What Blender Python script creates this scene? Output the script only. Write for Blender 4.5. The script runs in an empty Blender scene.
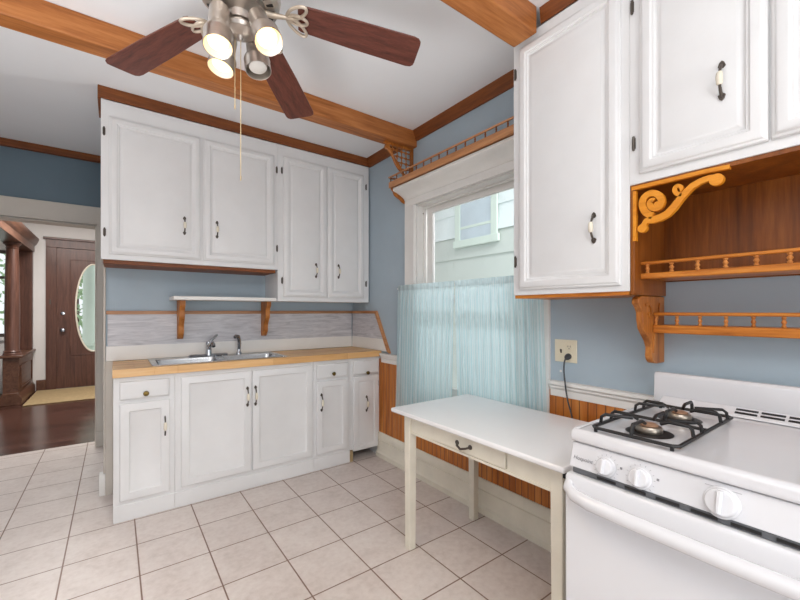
import bpy, bmesh, math, random
from mathutils import Vector, Matrix
random.seed(7)
C = bpy.context.scene.collection
PI = math.pi
# ------------------------------------------------------------------ camera model (measured from the room)
F, YAW, HGT, PPY = 386.84, math.radians(36.387), 1.24, 310.32
PITCH = math.radians(0.0775)
RT = Vector((math.cos(YAW), -math.sin(YAW), 0))
FW = Vector((math.sin(YAW)*math.cos(PITCH), math.cos(YAW)*math.cos(PITCH), math.sin(PITCH)))
UP = RT.cross(FW)
EYE = Vector((0, 0, HGT))
def on(px, py, ax, v):
    d = RT*(px-400) + UP*(PPY-py) + FW*F
    i = 'xyz'.index(ax)
    return EYE + d*((v-EYE[i])/d[i])
def dep(px, py, depth):
    return EYE + (RT*(px-400) + UP*(PPY-py) + FW*F)*(depth/F)

# ------------------------------------------------------------------ materials
def lin(c):
    r = []
    for v in c:
        v = v/255.0
        r.append(v/12.92 if v <= .04045 else ((v+.055)/1.055)**2.4)
    return (r[0], r[1], r[2], 1)
def nm(name):
    m = bpy.data.materials.new(name); m.use_nodes = True
    nt = m.node_tree
    return m, nt, nt.nodes['Principled BSDF']
def tc(nt, scale=(1,1,1), loc=(0,0,0), rot=(0,0,0), coord='Object'):
    t = nt.nodes.new('ShaderNodeTexCoord'); mp = nt.nodes.new('ShaderNodeMapping')
    mp.inputs['Scale'].default_value = scale; mp.inputs['Location'].default_value = loc; mp.inputs['Rotation'].default_value = rot
    nt.links.new(t.outputs[coord], mp.inputs['Vector'])
    return mp.outputs['Vector']
def ramp(nt, fac, stops):
    r = nt.nodes.new('ShaderNodeValToRGB')
    e = r.color_ramp.elements
    while len(e) < len(stops): e.new(.5)
    for i, (p, c) in enumerate(stops):
        e[i].position = p; e[i].color = c
    nt.links.new(fac, r.inputs['Fac'])
    return r.outputs['Color']
def noise(nt, vec, scale, detail=4, rough=.55, dist=0):
    n = nt.nodes.new('ShaderNodeTexNoise')
    n.inputs['Scale'].default_value = scale; n.inputs['Detail'].default_value = detail
    n.inputs['Roughness'].default_value = rough; n.inputs['Distortion'].default_value = dist
    if vec is not None: nt.links.new(vec, n.inputs['Vector'])
    return n.outputs['Fac']
def bump(nt, b, h, strength=.2, dist=.01):
    n = nt.nodes.new('ShaderNodeBump'); n.inputs['Strength'].default_value = strength; n.inputs['Distance'].default_value = dist
    nt.links.new(h, n.inputs['Height']); nt.links.new(n.outputs['Normal'], b.inputs['Normal'])
def paint(name, rgb, rough=.45, var=.05, bumpy=.05, scale=6):
    m, nt, b = nm(name)
    v = tc(nt)
    n = noise(nt, v, scale, 5)
    a = lin(rgb); lo = tuple(x*(1-var) for x in a[:3])+(1,); hi = tuple(min(1, x*(1+var*.6)) for x in a[:3])+(1,)
    nt.links.new(ramp(nt, n, [(.3, lo), (.7, hi)]), b.inputs['Base Color'])
    b.inputs['Roughness'].default_value = rough
    if bumpy: bump(nt, b, noise(nt, v, 90, 3), bumpy, .004)
    return m
def wood(name, dark, mid, light, axis='x', freq=1.0, rough=.4, spec=.4, coat=0):
    """grain stretched along one axis of the object"""
    m, nt, b = nm(name)
    s = {'x': (1.2, 16, 16), 'y': (16, 1.2, 16), 'z': (16, 16, 1.2)}[axis]
    v = tc(nt, tuple(k*freq for k in s))
    n1 = noise(nt, v, 1.6, 6, .6, .8)
    v2 = tc(nt, tuple(k*freq*4 for k in s))
    n2 = noise(nt, v2, 2.0, 4, .6)
    mx = nt.nodes.new('ShaderNodeMath'); mx.operation = 'MULTIPLY_ADD'
    mx.inputs[1].default_value = .35; nt.links.new(n2, mx.inputs[0])
    ml = nt.nodes.new('ShaderNodeMath'); ml.operation = 'MULTIPLY'; ml.inputs[1].default_value = .65
    nt.links.new(n1, ml.inputs[0]); nt.links.new(ml.outputs[0], mx.inputs[2])
    nt.links.new(ramp(nt, mx.outputs[0], [(.32, lin(dark)), (.5, lin(mid)), (.68, lin(light))]), b.inputs['Base Color'])
    b.inputs['Roughness'].default_value = rough; b.inputs['Specular IOR Level'].default_value = spec
    b.inputs['Coat Weight'].default_value = coat
    bump(nt, b, mx.outputs[0], .08, .003)
    return m
def metal(name, rgb, rough=.3, met=1.0):
    m, nt, b = nm(name)
    n = noise(nt, tc(nt), 40, 3)
    a = lin(rgb)
    nt.links.new(ramp(nt, n, [(.3, tuple(x*.9 for x in a[:3])+(1,)), (.7, a)]), b.inputs['Base Color'])
    b.inputs['Metallic'].default_value = met; b.inputs['Roughness'].default_value = rough
    return m
def glow(name, rgb, strength):
    m, nt, b = nm(name)
    b.inputs['Base Color'].default_value = lin(rgb)
    b.inputs['Emission Color'].default_value = lin(rgb); b.inputs['Emission Strength'].default_value = strength
    return m
def glass_mat(name, tint=(255,255,255), refl=.9):
    m, nt, b = nm(name)
    nt.nodes.remove(b)
    out = nt.nodes['Material Output']
    tr = nt.nodes.new('ShaderNodeBsdfTransparent'); tr.inputs[0].default_value = lin(tint)
    gl = nt.nodes.new('ShaderNodeBsdfGlossy'); gl.inputs['Roughness'].default_value = .02
    fr = nt.nodes.new('ShaderNodeFresnel'); fr.inputs['IOR'].default_value = 1.3
    mx = nt.nodes.new('ShaderNodeMixShader')
    nt.links.new(fr.outputs[0], mx.inputs[0]); nt.links.new(tr.outputs[0], mx.inputs[1]); nt.links.new(gl.outputs[0], mx.inputs[2])
    nt.links.new(mx.outputs[0], out.inputs['Surface'])
    return m

M = {}
M['white'] = paint('cabinet_white_paint', (226,226,226), .38, .03, .05)
M['trimwhite'] = paint('trim_white_paint', (232,230,226), .4, .04, .05)
M['cream'] = paint('aged_cream_paint', (228,222,206), .5, .07, .12, 9)
M['casing'] = paint('doorway_casing_paint', (205,198,188), .5, .04, .05)
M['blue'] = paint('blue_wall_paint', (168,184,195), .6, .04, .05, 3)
M['blueshade'] = paint('blue_wall_paint_shaded', (102,121,134), .6, .04, .05, 3)  # same blue with the doorway recess's shade put into the colour
M['ceil'] = paint('ceiling_paint', (232,233,235), .8, .02, .05, 2)
M['hallwhite'] = paint('hall_wall_paint', (226,222,218), .6, .03, .03, 3)
M['plain'] = paint('plain_wall_paint', (214,216,218), .7, .02, .0, 3)
M['beam'] = wood('beam_pine_x', (124,70,30), (170,104,52), (196,130,74), 'x', .7, .5)
M['crown_x'] = wood('crown_pine_x', (92,48,18), (122,66,27), (146,84,36), 'x', 1, .5)
M['crown_y'] = wood('crown_pine_y', (92,48,18), (122,66,27), (146,84,36), 'y', 1, .5)
M['pine_x'] = wood('pine_x', (146,100,66), (182,134,98), (198,154,116), 'x', 1.0, .45)
M['pine_y'] = wood('pine_y', (150,98,58), (188,132,88), (204,152,108), 'y', 1.0, .45)
M['pine_z'] = wood('pine_z', (136,76,30), (182,114,54), (206,142,78), 'z', 1.0, .45)
M['oak_y'] = wood('varnished_oak_y', (136,72,20), (186,110,36), (212,140,58), 'y', 1.2, .35)
M['oak_z'] = wood('varnished_oak_z', (120,64,22), (166,98,38), (196,130,62), 'z', 1.2, .35)
M['panelwood'] = wood('alcove_panel_wood', (88,44,10), (126,68,18), (158,94,36), 'z', .55, .38)
M['scroll'] = wood('golden_scroll_wood', (196,116,20), (222,142,34), (232,156,50), 'y', .8, .4)
M['mahogany'] = wood('fan_blade_mahogany', (66,34,28), (96,52,42), (116,68,54), 'x', 1.6, .35)
M['darkwood'] = wood('dark_door_wood', (66,42,34), (92,60,48), (112,76,62), 'z', .8, .35)
M['darkwood_y'] = wood('dark_wood_y', (66,42,32), (98,66,50), (122,86,68), 'y', .8, .35)
M['brass'] = metal('aged_brass', (120,100,55), .35)
M['black'] = paint('black_iron', (26,25,26), .45, .1, .05, 30)
M['bronze'] = metal('dark_bronze', (92,84,77), .4, .6)
M['ceramic'] = paint('ceramic', (232,224,206), .2, .03, 0)
M['nickel'] = metal('brushed_nickel', (206,198,190), .36)
M['chrome'] = metal('chrome', (190,194,200), .12)
M['steel'] = metal('sink_steel', (186,188,190), .26)
M['champagne'] = metal('blade_iron_metal', (214,200,182), .4, .6)
M['enamel'] = paint('white_enamel', (236,236,238), .12, .01, 0)
M['stove'] = paint('stove_enamel', (218,218,221), .2, .01, 0)
M['stovegrey'] = paint('stove_vent_grey', (96,98,102), .4, .05, 0)
M['textgrey'] = paint('print_grey', (128,128,134), .5, .02, 0)
M['tick'] = paint('dial_print', (168,168,172), .5, .02, 0)
M['burner'] = metal('burner_aluminium', (176,166,154), .38)
M['burncap'] = paint('burner_cap', (150,116,92), .5, .2, .1, 60)
M['ivory'] = paint('outlet_ivory', (226,218,194), .35, .02, 0)
M['cord'] = paint('cord_grey', (62,64,68), .5, .05, 0)
M['glass'] = glass_mat('window_glass')
M['bulb'] = glow('lit_bulb', (255,226,170), 2.2)
M['reflector'] = paint('lamp_reflector', (255,240,222), .4, .02, 0)
M['bulboff'] = paint('unlit_bulb', (206,202,196), .3, .02, 0)
M['brassgold'] = metal('gold_chain', (226,204,160), .35)
M['mat'] = paint('door_mat', (176,152,112), .95, .25, .5, 50)
M['green'] = paint('leaf_green', (176,200,160), .7, .35, .2, 8)
M['porch'] = paint('porch_white', (214,226,214), .6, .03, 0)
M['sidingrefl'] = paint('siding_reflection', (230,238,236), .7, .03, .03, 2)  # paler tone paints the reflections over the upper siding
M['sidingg'] = paint('siding_green', (200,207,199), .7, .03, .03, 2)
M['housewin'] = paint('house_window_pane', (196,208,214), .3, .08, 0, 4)
M['bluecloth'] = paint('blue_cloth', (70,110,170), .8, .1, .1, 20)

def tile_mat():
    m, nt, b = nm('floor_tile')
    v = tc(nt, loc=(-.095+2.985*2, -2.783+.301*20, 0))
    br = nt.nodes.new('ShaderNodeTexBrick')
    br.offset = 0; br.squash = 1
    br.inputs['Scale'].default_value = 1; br.inputs['Brick Width'].default_value = .2985; br.inputs['Row Height'].default_value = .301
    br.inputs['Mortar Size'].default_value = .0038; br.inputs['Mortar Smooth'].default_value = .3; br.inputs['Bias'].default_value = 0
    br.inputs['Color1'].default_value = (.35,.35,.35,1); br.inputs['Color2'].default_value = (.65,.65,.65,1); br.inputs['Mortar'].default_value = (0,0,0,1)
    nt.links.new(v, br.inputs['Vector'])
    n = noise(nt, tc(nt), 7, 6, .6)
    n2 = noise(nt, tc(nt), 34, 5, .6)
    add = nt.nodes.new('ShaderNodeMath'); add.operation = 'ADD'; nt.links.new(n, add.inputs[0]); nt.links.new(n2, add.inputs[1])
    h = nt.nodes.new('ShaderNodeMath'); h.operation = 'MULTIPLY'; h.inputs[1].default_value = .5; nt.links.new(add.outputs[0], h.inputs[0])
    col = ramp(nt, h.outputs[0], [(.34, lin((202,190,183))), (.5, lin((214,203,197))), (.66, lin((222,213,207)))])
    tv = nt.nodes.new('ShaderNodeMixRGB'); tv.blend_type = 'SOFT_LIGHT'; tv.inputs[0].default_value = .25
    nt.links.new(col, tv.inputs[1]); nt.links.new(br.outputs['Color'], tv.inputs[2])
    mx = nt.nodes.new('ShaderNodeMixRGB'); nt.links.new(br.outputs['Fac'], mx.inputs[0]); nt.links.new(tv.outputs[0], mx.inputs[1])
    mx.inputs[2].default_value = lin((132,106,92))
    nt.links.new(mx.outputs[0], b.inputs['Base Color'])
    b.inputs['Roughness'].default_value = .38; b.inputs['Specular IOR Level'].default_value = .35
    inv = nt.nodes.new('ShaderNodeMath'); inv.operation = 'SUBTRACT'; inv.inputs[0].default_value = 1; nt.links.new(br.outputs['Fac'], inv.inputs[1])
    bump(nt, b, inv.outputs[0], .35, .003)
    return m
M['tile'] = tile_mat()
def plank_mat(name, dark, mid, light, width, length, axis, mortar, mort, rough=.3, msize=.0015):
    m, nt, b = nm(name)
    rot = {'x': (0,0,0), 'y': (0,0,PI/2)}[axis]
    v = tc(nt, rot=rot)
    br = nt.nodes.new('ShaderNodeTexBrick'); br.offset = .37
    br.inputs['Scale'].default_value = 1; br.inputs['Brick Width'].default_value = length; br.inputs['Row Height'].default_value = width
    br.inputs['Mortar Size'].default_value = msize; br.inputs['Mortar Smooth'].default_value = .2
    br.inputs['Color1'].default_value = (.2,.2,.2,1); br.inputs['Color2'].default_value = (.8,.8,.8,1); br.inputs['Mortar'].default_value = (.5,.5,.5,1)
    nt.links.new(v, br.inputs['Vector'])
    s = (2,30,30) if axis == 'x' else (30,2,30)
    n = noise(nt, tc(nt, s), 1.4, 6, .6, .6)
    mixf = nt.nodes.new('ShaderNodeMixRGB'); mixf.inputs[0].default_value = .45
    nt.links.new(n, mixf.inputs[1]); nt.links.new(br.outputs['Color'], mixf.inputs[2])
    col = ramp(nt, mixf.outputs[0], [(.3, lin(dark)), (.5, lin(mid)), (.7, lin(light))])
    mx = nt.nodes.new('ShaderNodeMixRGB'); nt.links.new(br.outputs['Fac'], mx.inputs[0]); nt.links.new(col, mx.inputs[1]); mx.inputs[2].default_value = lin(mort)
    nt.links.new(mx.outputs[0], b.inputs['Base Color']); b.inputs['Roughness'].default_value = rough
    return m
M['butcher'] = plank_mat('butcher_block', (206,156,98), (224,178,120), (236,198,146), .04, .6, 'x', .001, (180,124,70), .4, .0008)
M['hallfloor'] = plank_mat('hall_wood_floor', (52,32,26), (76,48,40), (98,66,56), .06, .9, 'x', .001, (40,26,22), .2)
def bead_mat():
    m, nt, b = nm('beadboard_pine')
    v = tc(nt, (1.2*10,1.2*10,1.2))
    n = noise(nt, v, 1.6, 5, .6, .6)
    col = ramp(nt, n, [(.3, lin((156,84,26))), (.5, lin((188,112,44))), (.7, lin((206,136,66)))])
    t = nt.nodes.new('ShaderNodeTexCoord'); sp = nt.nodes.new('ShaderNodeSeparateXYZ'); nt.links.new(t.outputs['Object'], sp.inputs[0])
    mod = nt.nodes.new('ShaderNodeMath'); mod.operation = 'PINGPONG'; mod.inputs[1].default_value = .021
    nt.links.new(sp.outputs['Y'], mod.inputs[0])
    lt = nt.nodes.new('ShaderNodeMapRange'); lt.inputs[1].default_value = 0; lt.inputs[2].default_value = .004
    nt.links.new(mod.outputs[0], lt.inputs[0])
    mx = nt.nodes.new('ShaderNodeMixRGB'); nt.links.new(lt.outputs[0], mx.inputs[0]); mx.inputs[1].default_value = lin((92,44,12)); nt.links.new(col, mx.inputs[2])
    nt.links.new(mx.outputs[0], b.inputs['Base Color']); b.inputs['Roughness'].default_value = .4
    bump(nt, b, lt.outputs[0], .5, .004)
    return m
M['bead'] = bead_mat()
def laminate():
    m, nt, b = nm('grey_laminate_splash')
    n = noise(nt, tc(nt, (2.2, 2.2, 18)), 2.2, 7, .65, 1.0)
    nt.links.new(ramp(nt, n, [(.3, lin((166,165,170))), (.48, lin((192,191,196))), (.68, lin((212,211,214)))]), b.inputs['Base Color'])
    b.inputs['Roughness'].default_value = .4
    return m
M['laminate'] = laminate()
def curtain_mat():
    m, nt, b = nm('aqua_sheer_curtain')
    nt.nodes.remove(b); out = nt.nodes['Material Output']
    t = nt.nodes.new('ShaderNodeTexCoord'); sp = nt.nodes.new('ShaderNodeSeparateXYZ'); nt.links.new(t.outputs['UV'], sp.inputs[0])
    w = nt.nodes.new('ShaderNodeMath'); w.operation = 'PINGPONG'; w.inputs[1].default_value = .5
    k = nt.nodes.new('ShaderNodeMath'); k.operation = 'MULTIPLY'; k.inputs[1].default_value = 62
    nt.links.new(sp.outputs['X'], k.inputs[0]); nt.links.new(k.outputs[0], w.inputs[0])
    col = ramp(nt, w.outputs[0], [(.1, lin((200,228,233))), (.25, lin((228,242,245)))])
    hb = nt.nodes.new('ShaderNodeMapRange'); hb.inputs[1].default_value = .955; hb.inputs[2].default_value = .962; hb.inputs[3].default_value = 1; hb.inputs[4].default_value = .80
    hv = nt.nodes.new('ShaderNodeMath'); hv.operation = 'SUBTRACT'; hv.inputs[0].default_value = 1; nt.links.new(sp.outputs['Y'], hv.inputs[1]); nt.links.new(hv.outputs[0], hb.inputs[0])
    mu = nt.nodes.new('ShaderNodeMixRGB'); mu.blend_type = 'MULTIPLY'; mu.inputs[0].default_value = 1
    nt.links.new(col, mu.inputs[1]); nt.links.new(hb.outputs[0], mu.inputs[2]); col = mu.outputs[0]
    d = nt.nodes.new('ShaderNodeBsdfDiffuse'); tl = nt.nodes.new('ShaderNodeBsdfTranslucent'); tr = nt.nodes.new('ShaderNodeBsdfTransparent')
    nt.links.new(col, d.inputs[0]); nt.links.new(col, tl.inputs[0])
    a = nt.nodes.new('ShaderNodeMixShader'); a.inputs[0].default_value = .5
    nt.links.new(d.outputs[0], a.inputs[1]); nt.links.new(tl.outputs[0], a.inputs[2])
    c = nt.nodes.new('ShaderNodeMixShader'); c.inputs[0].default_value = .1
    nt.links.new(a.outputs[0], c.inputs[1]); nt.links.new(tr.outputs[0], c.inputs[2])
    nt.links.new(c.outputs[0], out.inputs['Surface'])
    return m
M['curtain'] = curtain_mat()

# ------------------------------------------------------------------ mesh helpers
ORG = {}
class MB:
    def __init__(self):
        self.bm = bmesh.new(); self.mi = 0; self.mats = []
    def mat(self, m):
        if m not in self.mats: self.mats.append(m)
        self.mi = self.mats.index(m); return self
    def face(self, vs, smooth=False):
        try:
            f = self.bm.faces.new(vs); f.material_index = self.mi; f.smooth = smooth
            return f
        except ValueError: return None
    def v(self, p): return self.bm.verts.new(Vector(p))
    def box(self, x0, x1, y0, y1, z0, z1):
        if x0 > x1: x0, x1 = x1, x0
        if y0 > y1: y0, y1 = y1, y0
        if z0 > z1: z0, z1 = z1, z0
        p = [self.v((x, y, z)) for z in (z0, z1) for y in (y0, y1) for x in (x0, x1)]
        for q in ((0,2,3,1), (4,5,7,6), (0,1,5,4), (2,6,7,3), (0,4,6,2), (1,3,7,5)):
            self.face([p[i] for i in q])
        return self
    def prism(self, poly, axis, a, b):
        """poly: 2D points in the other two axes (order xyz without axis), extruded along axis a..b"""
        def mk(p, t):
            if axis == 'x': return (t, p[0], p[1])
            if axis == 'y': return (p[0], t, p[1])
            return (p[0], p[1], t)
        A = [self.v(mk(p, a)) for p in poly]; B = [self.v(mk(p, b)) for p in poly]
        self.face(A[::-1]); self.face(B)
        n = len(poly)
        for i in range(n): self.face([A[i], A[(i+1) % n], B[(i+1) % n], B[i]])
        return self
    def ribbon(self, pts, hw, axis, a, b):
        """a flat band of half-width hw[i] following pts in a plane, extruded along axis"""
        n = len(pts); rings = []
        for i in range(n):
            p0 = Vector(pts[max(0, i-1)]); p1 = Vector(pts[min(n-1, i+1)])
            d = (p1-p0).normalized(); nn = Vector((-d.y, d.x)); c = Vector(pts[i])
            w = hw[i] if isinstance(hw, (list, tuple)) else hw
            q = []
            for (p, t) in ((c+nn*w, a), (c-nn*w, a), (c-nn*w, b), (c+nn*w, b)):
                q.append(self.v({'x': (t, p.x, p.y), 'y': (p.x, t, p.y), 'z': (p.x, p.y, t)}[axis]))
            rings.append(q)
        for i in range(n-1):
            for k in range(4):
                self.face([rings[i][k], rings[i][(k+1) % 4], rings[i+1][(k+1) % 4], rings[i+1][k]])
        self.face(rings[0][::-1]); self.face(rings[-1])
        return self
    def tube(self, pts, r, seg=10, closed=False, caps=True):
        pts = [Vector(p) for p in pts]; n = len(pts); rings = []
        ref = None
        for i in range(n):
            if closed: d = pts[(i+1) % n]-pts[i-1]
            else: d = pts[min(n-1, i+1)]-pts[max(0, i-1)]
            d.normalize()
            if ref is None:
                ref = Vector((0,0,1)) if abs(d.z) < .9 else Vector((1,0,0))
            u = ref-d*ref.dot(d)
            if u.length < 1e-4: u = Vector((1,0,0))-d*d.x
            u.normalize(); w = d.cross(u); ref = u
            rr = r[i] if isinstance(r, (list, tuple)) else r
            rings.append([self.v(pts[i]+u*(rr*math.cos(2*PI*k/seg))+w*(rr*math.sin(2*PI*k/seg))) for k in range(seg)])
        for i in range(n if closed else n-1):
            A, B = rings[i], rings[(i+1) % n]
            for k in range(seg): self.face([A[k], A[(k+1) % seg], B[(k+1) % seg], B[k]], True)
        if caps and not closed:
            self.face(rings[0][::-1]); self.face(rings[-1])
        return self
    def lathe(self, prof, c=(0,0,0), ax=(0,0,1), seg=24, caps=True):
        """prof: list of (radius, height) along ax from c"""
        ax = Vector(ax).normalized(); c = Vector(c)
        u = ax.orthogonal().normalized(); w = ax.cross(u); rings = []
        for (r, h) in prof:
            r = max(r, 1e-5)
            rings.append([self.v(c+ax*h+u*(r*math.cos(2*PI*k/seg))+w*(r*math.sin(2*PI*k/seg))) for k in range(seg)])
        for i in range(len(prof)-1):
            A, B = rings[i], rings[i+1]
            for k in range(seg): self.face([A[k], A[(k+1) % seg], B[(k+1) % seg], B[k]], True)
        if caps:
            self.face(rings[0][::-1]); self.face(rings[-1])
        return self
    def rings(self, fn, w, h, prof, back=True):
        """nested rectangle rings: prof (inset, out) ; fn maps (u,v,out)->world"""
        R = []
        for (i, o) in prof:
            R.append([self.v(fn(a, b, o)) for (a, b) in ((i, i), (w-i, i), (w-i, h-i), (i, h-i))])
        for a, b in zip(R, R[1:]):
            for k in range(4): self.face([a[k], a[(k+1) % 4], b[(k+1) % 4], b[k]])
        self.face(R[-1])
        if back: self.face(R[0][::-1])
        return self
    def sphere(self, c, r, seg=12, rings=8, sc=(1,1,1)):
        c = Vector(c); R = []
        for i in range(rings+1):
            t = PI*i/rings; rr = max(math.sin(t), 1e-4)
            R.append([self.v(c+Vector((r*sc[0]*rr*math.cos(2*PI*k/seg), r*sc[1]*rr*math.sin(2*PI*k/seg), r*sc[2]*math.cos(t)))) for k in range(seg)])
        for i in range(rings):
            for k in range(seg): self.face([R[i][k], R[i+1][k], R[i+1][(k+1) % seg], R[i][(k+1) % seg]], True)
        self.face(R[0]); self.face(R[-1][::-1])
        return self
    def build(self, name, mat=None, parent=None, bevel=0, seg=2, angle=40, kind=None):
        if mat is not None: self.mats = [mat] if not self.mats else self.mats
        bm = self.bm
        bmesh.ops.recalc_face_normals(bm, faces=bm.faces[:])
        me = bpy.data.meshes.new(name)
        off = ORG.get(parent, Vector((0,0,0))) if parent else Vector((0,0,0))
        if off.length: bmesh.ops.translate(bm, verts=bm.verts[:], vec=-off)
        bm.to_mesh(me); bm.free()
        for m in self.mats: me.materials.append(m)
        try: me.set_sharp_from_angle(angle=math.radians(angle))
        except Exception: pass
        o = bpy.data.objects.new(name, me); C.objects.link(o)
        if parent: o.parent = parent; ORG[o] = off
        else: ORG[o] = Vector((0,0,0))
        if bevel:
            b = o.modifiers.new('bevel', 'BEVEL'); b.width = bevel; b.segments = seg; b.limit_method = 'ANGLE'; b.angle_limit = math.radians(35)
        if kind: o['kind'] = kind
        return o
def thing(name, label, cat, loc, group=None):
    o = bpy.data.objects.new(name, None); C.objects.link(o); o.empty_display_size = .1
    o.location = loc; ORG[o] = Vector(loc)
    o['label'] = label; o['category'] = cat
    if group: o['group'] = group
    return o
def tag(o, label, cat, group=None):
    o['label'] = label; o['category'] = cat
    if group: o['group'] = group
    return o
def recenter(o):
    """a one-mesh thing gets its origin at its base"""
    me = o.data
    xs = [v.co for v in me.vertices]
    mn = Vector((min(v.x for v in xs), min(v.y for v in xs), min(v.z for v in xs))); mx = Vector((max(v.x for v in xs), max(v.y for v in xs), max(v.z for v in xs)))
    c = Vector(((mn.x+mx.x)/2, (mn.y+mx.y)/2, mn.z))
    me.transform(Matrix.Translation(-c)); o.location = c
    return o
def struct(name, mb, mat=None, label=None, bevel=0, parent=None):
    o = mb.build(name, mat, parent, bevel)
    if parent is None:
        o['kind'] = 'structure'
    if label and parent is None: o['label'] = label
    return o

XW, YB, ZC = 1.85, 3.28, 2.605       # right wall, sink wall, ceiling
YD = 4.50                            # wall with the doorway

# ================================================================== SETTING
struct('floor', MB().box(-2.75, 1.99, -2.35, 4.68, -.08, 0), M['tile'], 'square beige ceramic kitchen floor tiles with brown grout')
struct('floor.001', MB().box(-3.6, 1.2, 4.68, 8.3, -.08, -.002), M['hallfloor'], 'dark wood plank floor of the entrance hall')
# ceiling: kitchen slab, plus the slightly higher alcove in front of the doorway
struct('ceiling', MB().prism([(-2.75,-2.35), (1.99,-2.35), (1.99,3.42), (-.06,3.42), (-.06,2.97), (-.6,3.18), (-2.75,3.3)], 'z', ZC, ZC+.14), M['ceil'], 'off-white painted kitchen ceiling')
struct('ceiling.001', MB().prism([(-2.75,3.3), (-.6,3.18), (-.06,2.97), (-.06,4.66), (-2.75,4.66)], 'z', ZC+.05, ZC+.14), M['ceil'], 'shaded ceiling before the hall doorway')
struct('ceiling.002', MB().box(-3.6, 1.2, 4.66, 8.4, 2.7, 2.8), M['hallwhite'], 'white hall ceiling')
struct('wall_back', MB().box(-.05, 1.99, YB, YB+.12, 0, ZC), M['blue'], 'blue painted wall behind the sink')
struct('trim_1', MB().box(-.062, -.0505, 3.262, YB+.02, .15, 1.56).box(-.0505, -.009, 3.262, YB-.0005, 0, .899), M['casing'], 'painted edge strip at end of the sink wall', .003)
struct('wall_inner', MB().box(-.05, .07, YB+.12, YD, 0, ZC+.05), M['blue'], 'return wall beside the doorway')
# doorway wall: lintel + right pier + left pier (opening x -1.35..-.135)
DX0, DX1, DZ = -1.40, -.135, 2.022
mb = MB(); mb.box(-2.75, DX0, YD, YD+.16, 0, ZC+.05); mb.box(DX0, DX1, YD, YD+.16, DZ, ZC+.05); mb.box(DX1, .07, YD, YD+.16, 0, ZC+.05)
struct('wall_doorway', mb, M['blueshade'], 'blue wall above the hall doorway')
# right wall with window opening
WY0, WY1, WZ0, WZ1 = 1.29, 2.30, .62, 2.05
mb = MB(); mb.box(XW, XW+.14, -2.35, WY0, 0, ZC); mb.box(XW, XW+.14, WY1, YB+.12, 0, ZC); mb.box(XW, XW+.14, WY0, WY1, 0, WZ0); mb.box(XW, XW+.14, WY0, WY1, WZ1, ZC)
struct('wall_right', mb, M['blue'], 'blue painted wall with the curtained window')
struct('wall_left', MB().box(-2.75, -2.62, -2.35, 4.66, 0, ZC+.05), M['plain'])
struct('wall_front', MB().box(-2.62, 1.85, -2.35, -2.22, 0, ZC), M['plain'])
# hall walls
HY = 8.17
hw = MB()
wx0, wx1, wz0, wz1 = -2.3, -1.22, .85, 2.15       # hall window
dx0, dx1, dz1 = -.74, .17, 2.235                  # front door leaf
hw.box(-3.6, wx0, HY, HY+.14, 0, 2.7); hw.box(wx0, wx1, HY, HY+.14, 0, wz0); hw.box(wx0, wx1, HY, HY+.14, wz1, 2.7)
hw.box(wx1, dx0, HY, HY+.14, 0, 2.7); hw.box(dx0, dx1, HY, HY+.14, dz1, 2.7); hw.box(dx1, 1.2, HY, HY+.14, 0, 2.7)
struct('wall_hall', hw, M['hallwhite'], 'white hall wall around the front door')
struct('wall_hall_right', MB().box(1.06, 1.2, 4.66, HY, 0, 2.7), M['hallwhite'])
struct('wall_hall_left', MB().box(-3.6, -3.46, 4.66, HY, 0, 2.7), M['hallwhite'])
struct('wall_hall_front', MB().box(-3.46, -2.75, 4.50, 4.66, 0, 2.7), M['hallwhite'])
# doorway casing
yc = YD-.022
mb = MB()
mb.box(DX1, DX1+.082, yc, YD, .12, DZ); mb.box(DX0-.082, DX0, yc, YD, .12, DZ)
mb.box(DX0-.1, -.052, yc, YD, DZ, DZ+.163); mb.box(DX0, DX1, YD-.03, YD, DZ-.0, DZ+.018)
mb.box(DX1-.004, DX1+.083, yc-.006, YD, 0, .14); mb.box(DX0-.083, DX0+.004, yc-.006, YD, 0, .14)
mb.box(DX1-.012, DX1, YD, YD+.16, 0, DZ); mb.box(DX0, DX0+.012, YD, YD+.16, 0, DZ); mb.box(DX0, DX1, YD, YD+.16, DZ-.012, DZ)
struct('trim_2', mb, M['casing'], 'painted casing round the hall doorway', .003)
struct('trim_3', MB().box(-2.62, -.05, YD-.04, YD, ZC-.01, ZC+.05), M['crown_x'], 'brown wood crown above the doorway', .004)
struct('baseboard_back', MB().prism([(3.262,0), (3.262,.05), (3.266,.10), (3.275,.14), (3.30,.145), (3.34,.14), (3.36,.0)], 'x', -.085, -.05), M['trimwhite'], 'chipped baseboard end at the sink wall corner', .004)
# crown on the right wall (either side of the beam, up to the tall cabinet) and beams
def crown(name, y0, y1, label):
    prof = [(XW, ZC-.075), (XW-.014, ZC-.075), (XW-.02, ZC-.05), (XW-.036, ZC-.02), (XW-.04, ZC), (XW, ZC)]
    return struct(name, MB().prism(prof, 'y', y0, y1), M['crown_y'], label)
crown('trim_4', 1.17, 2.292, 'brown wood crown on right wall above the window shelf')
crown('trim_5', 2.402, 2.968, 'brown wood crown between beam and sink wall cabinets')
struct('trim_6', MB().box(-2.62, XW, 2.29, 2.402, 2.485, ZC), M['beam'], 'long pine ceiling beam behind the fan', .006)
struct('trim_7', MB().box(-2.62, 1.522, 1.03, 1.155, 2.485, ZC), M['beam'], 'pine ceiling beam ending above the tall cabinet', .006)
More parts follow.
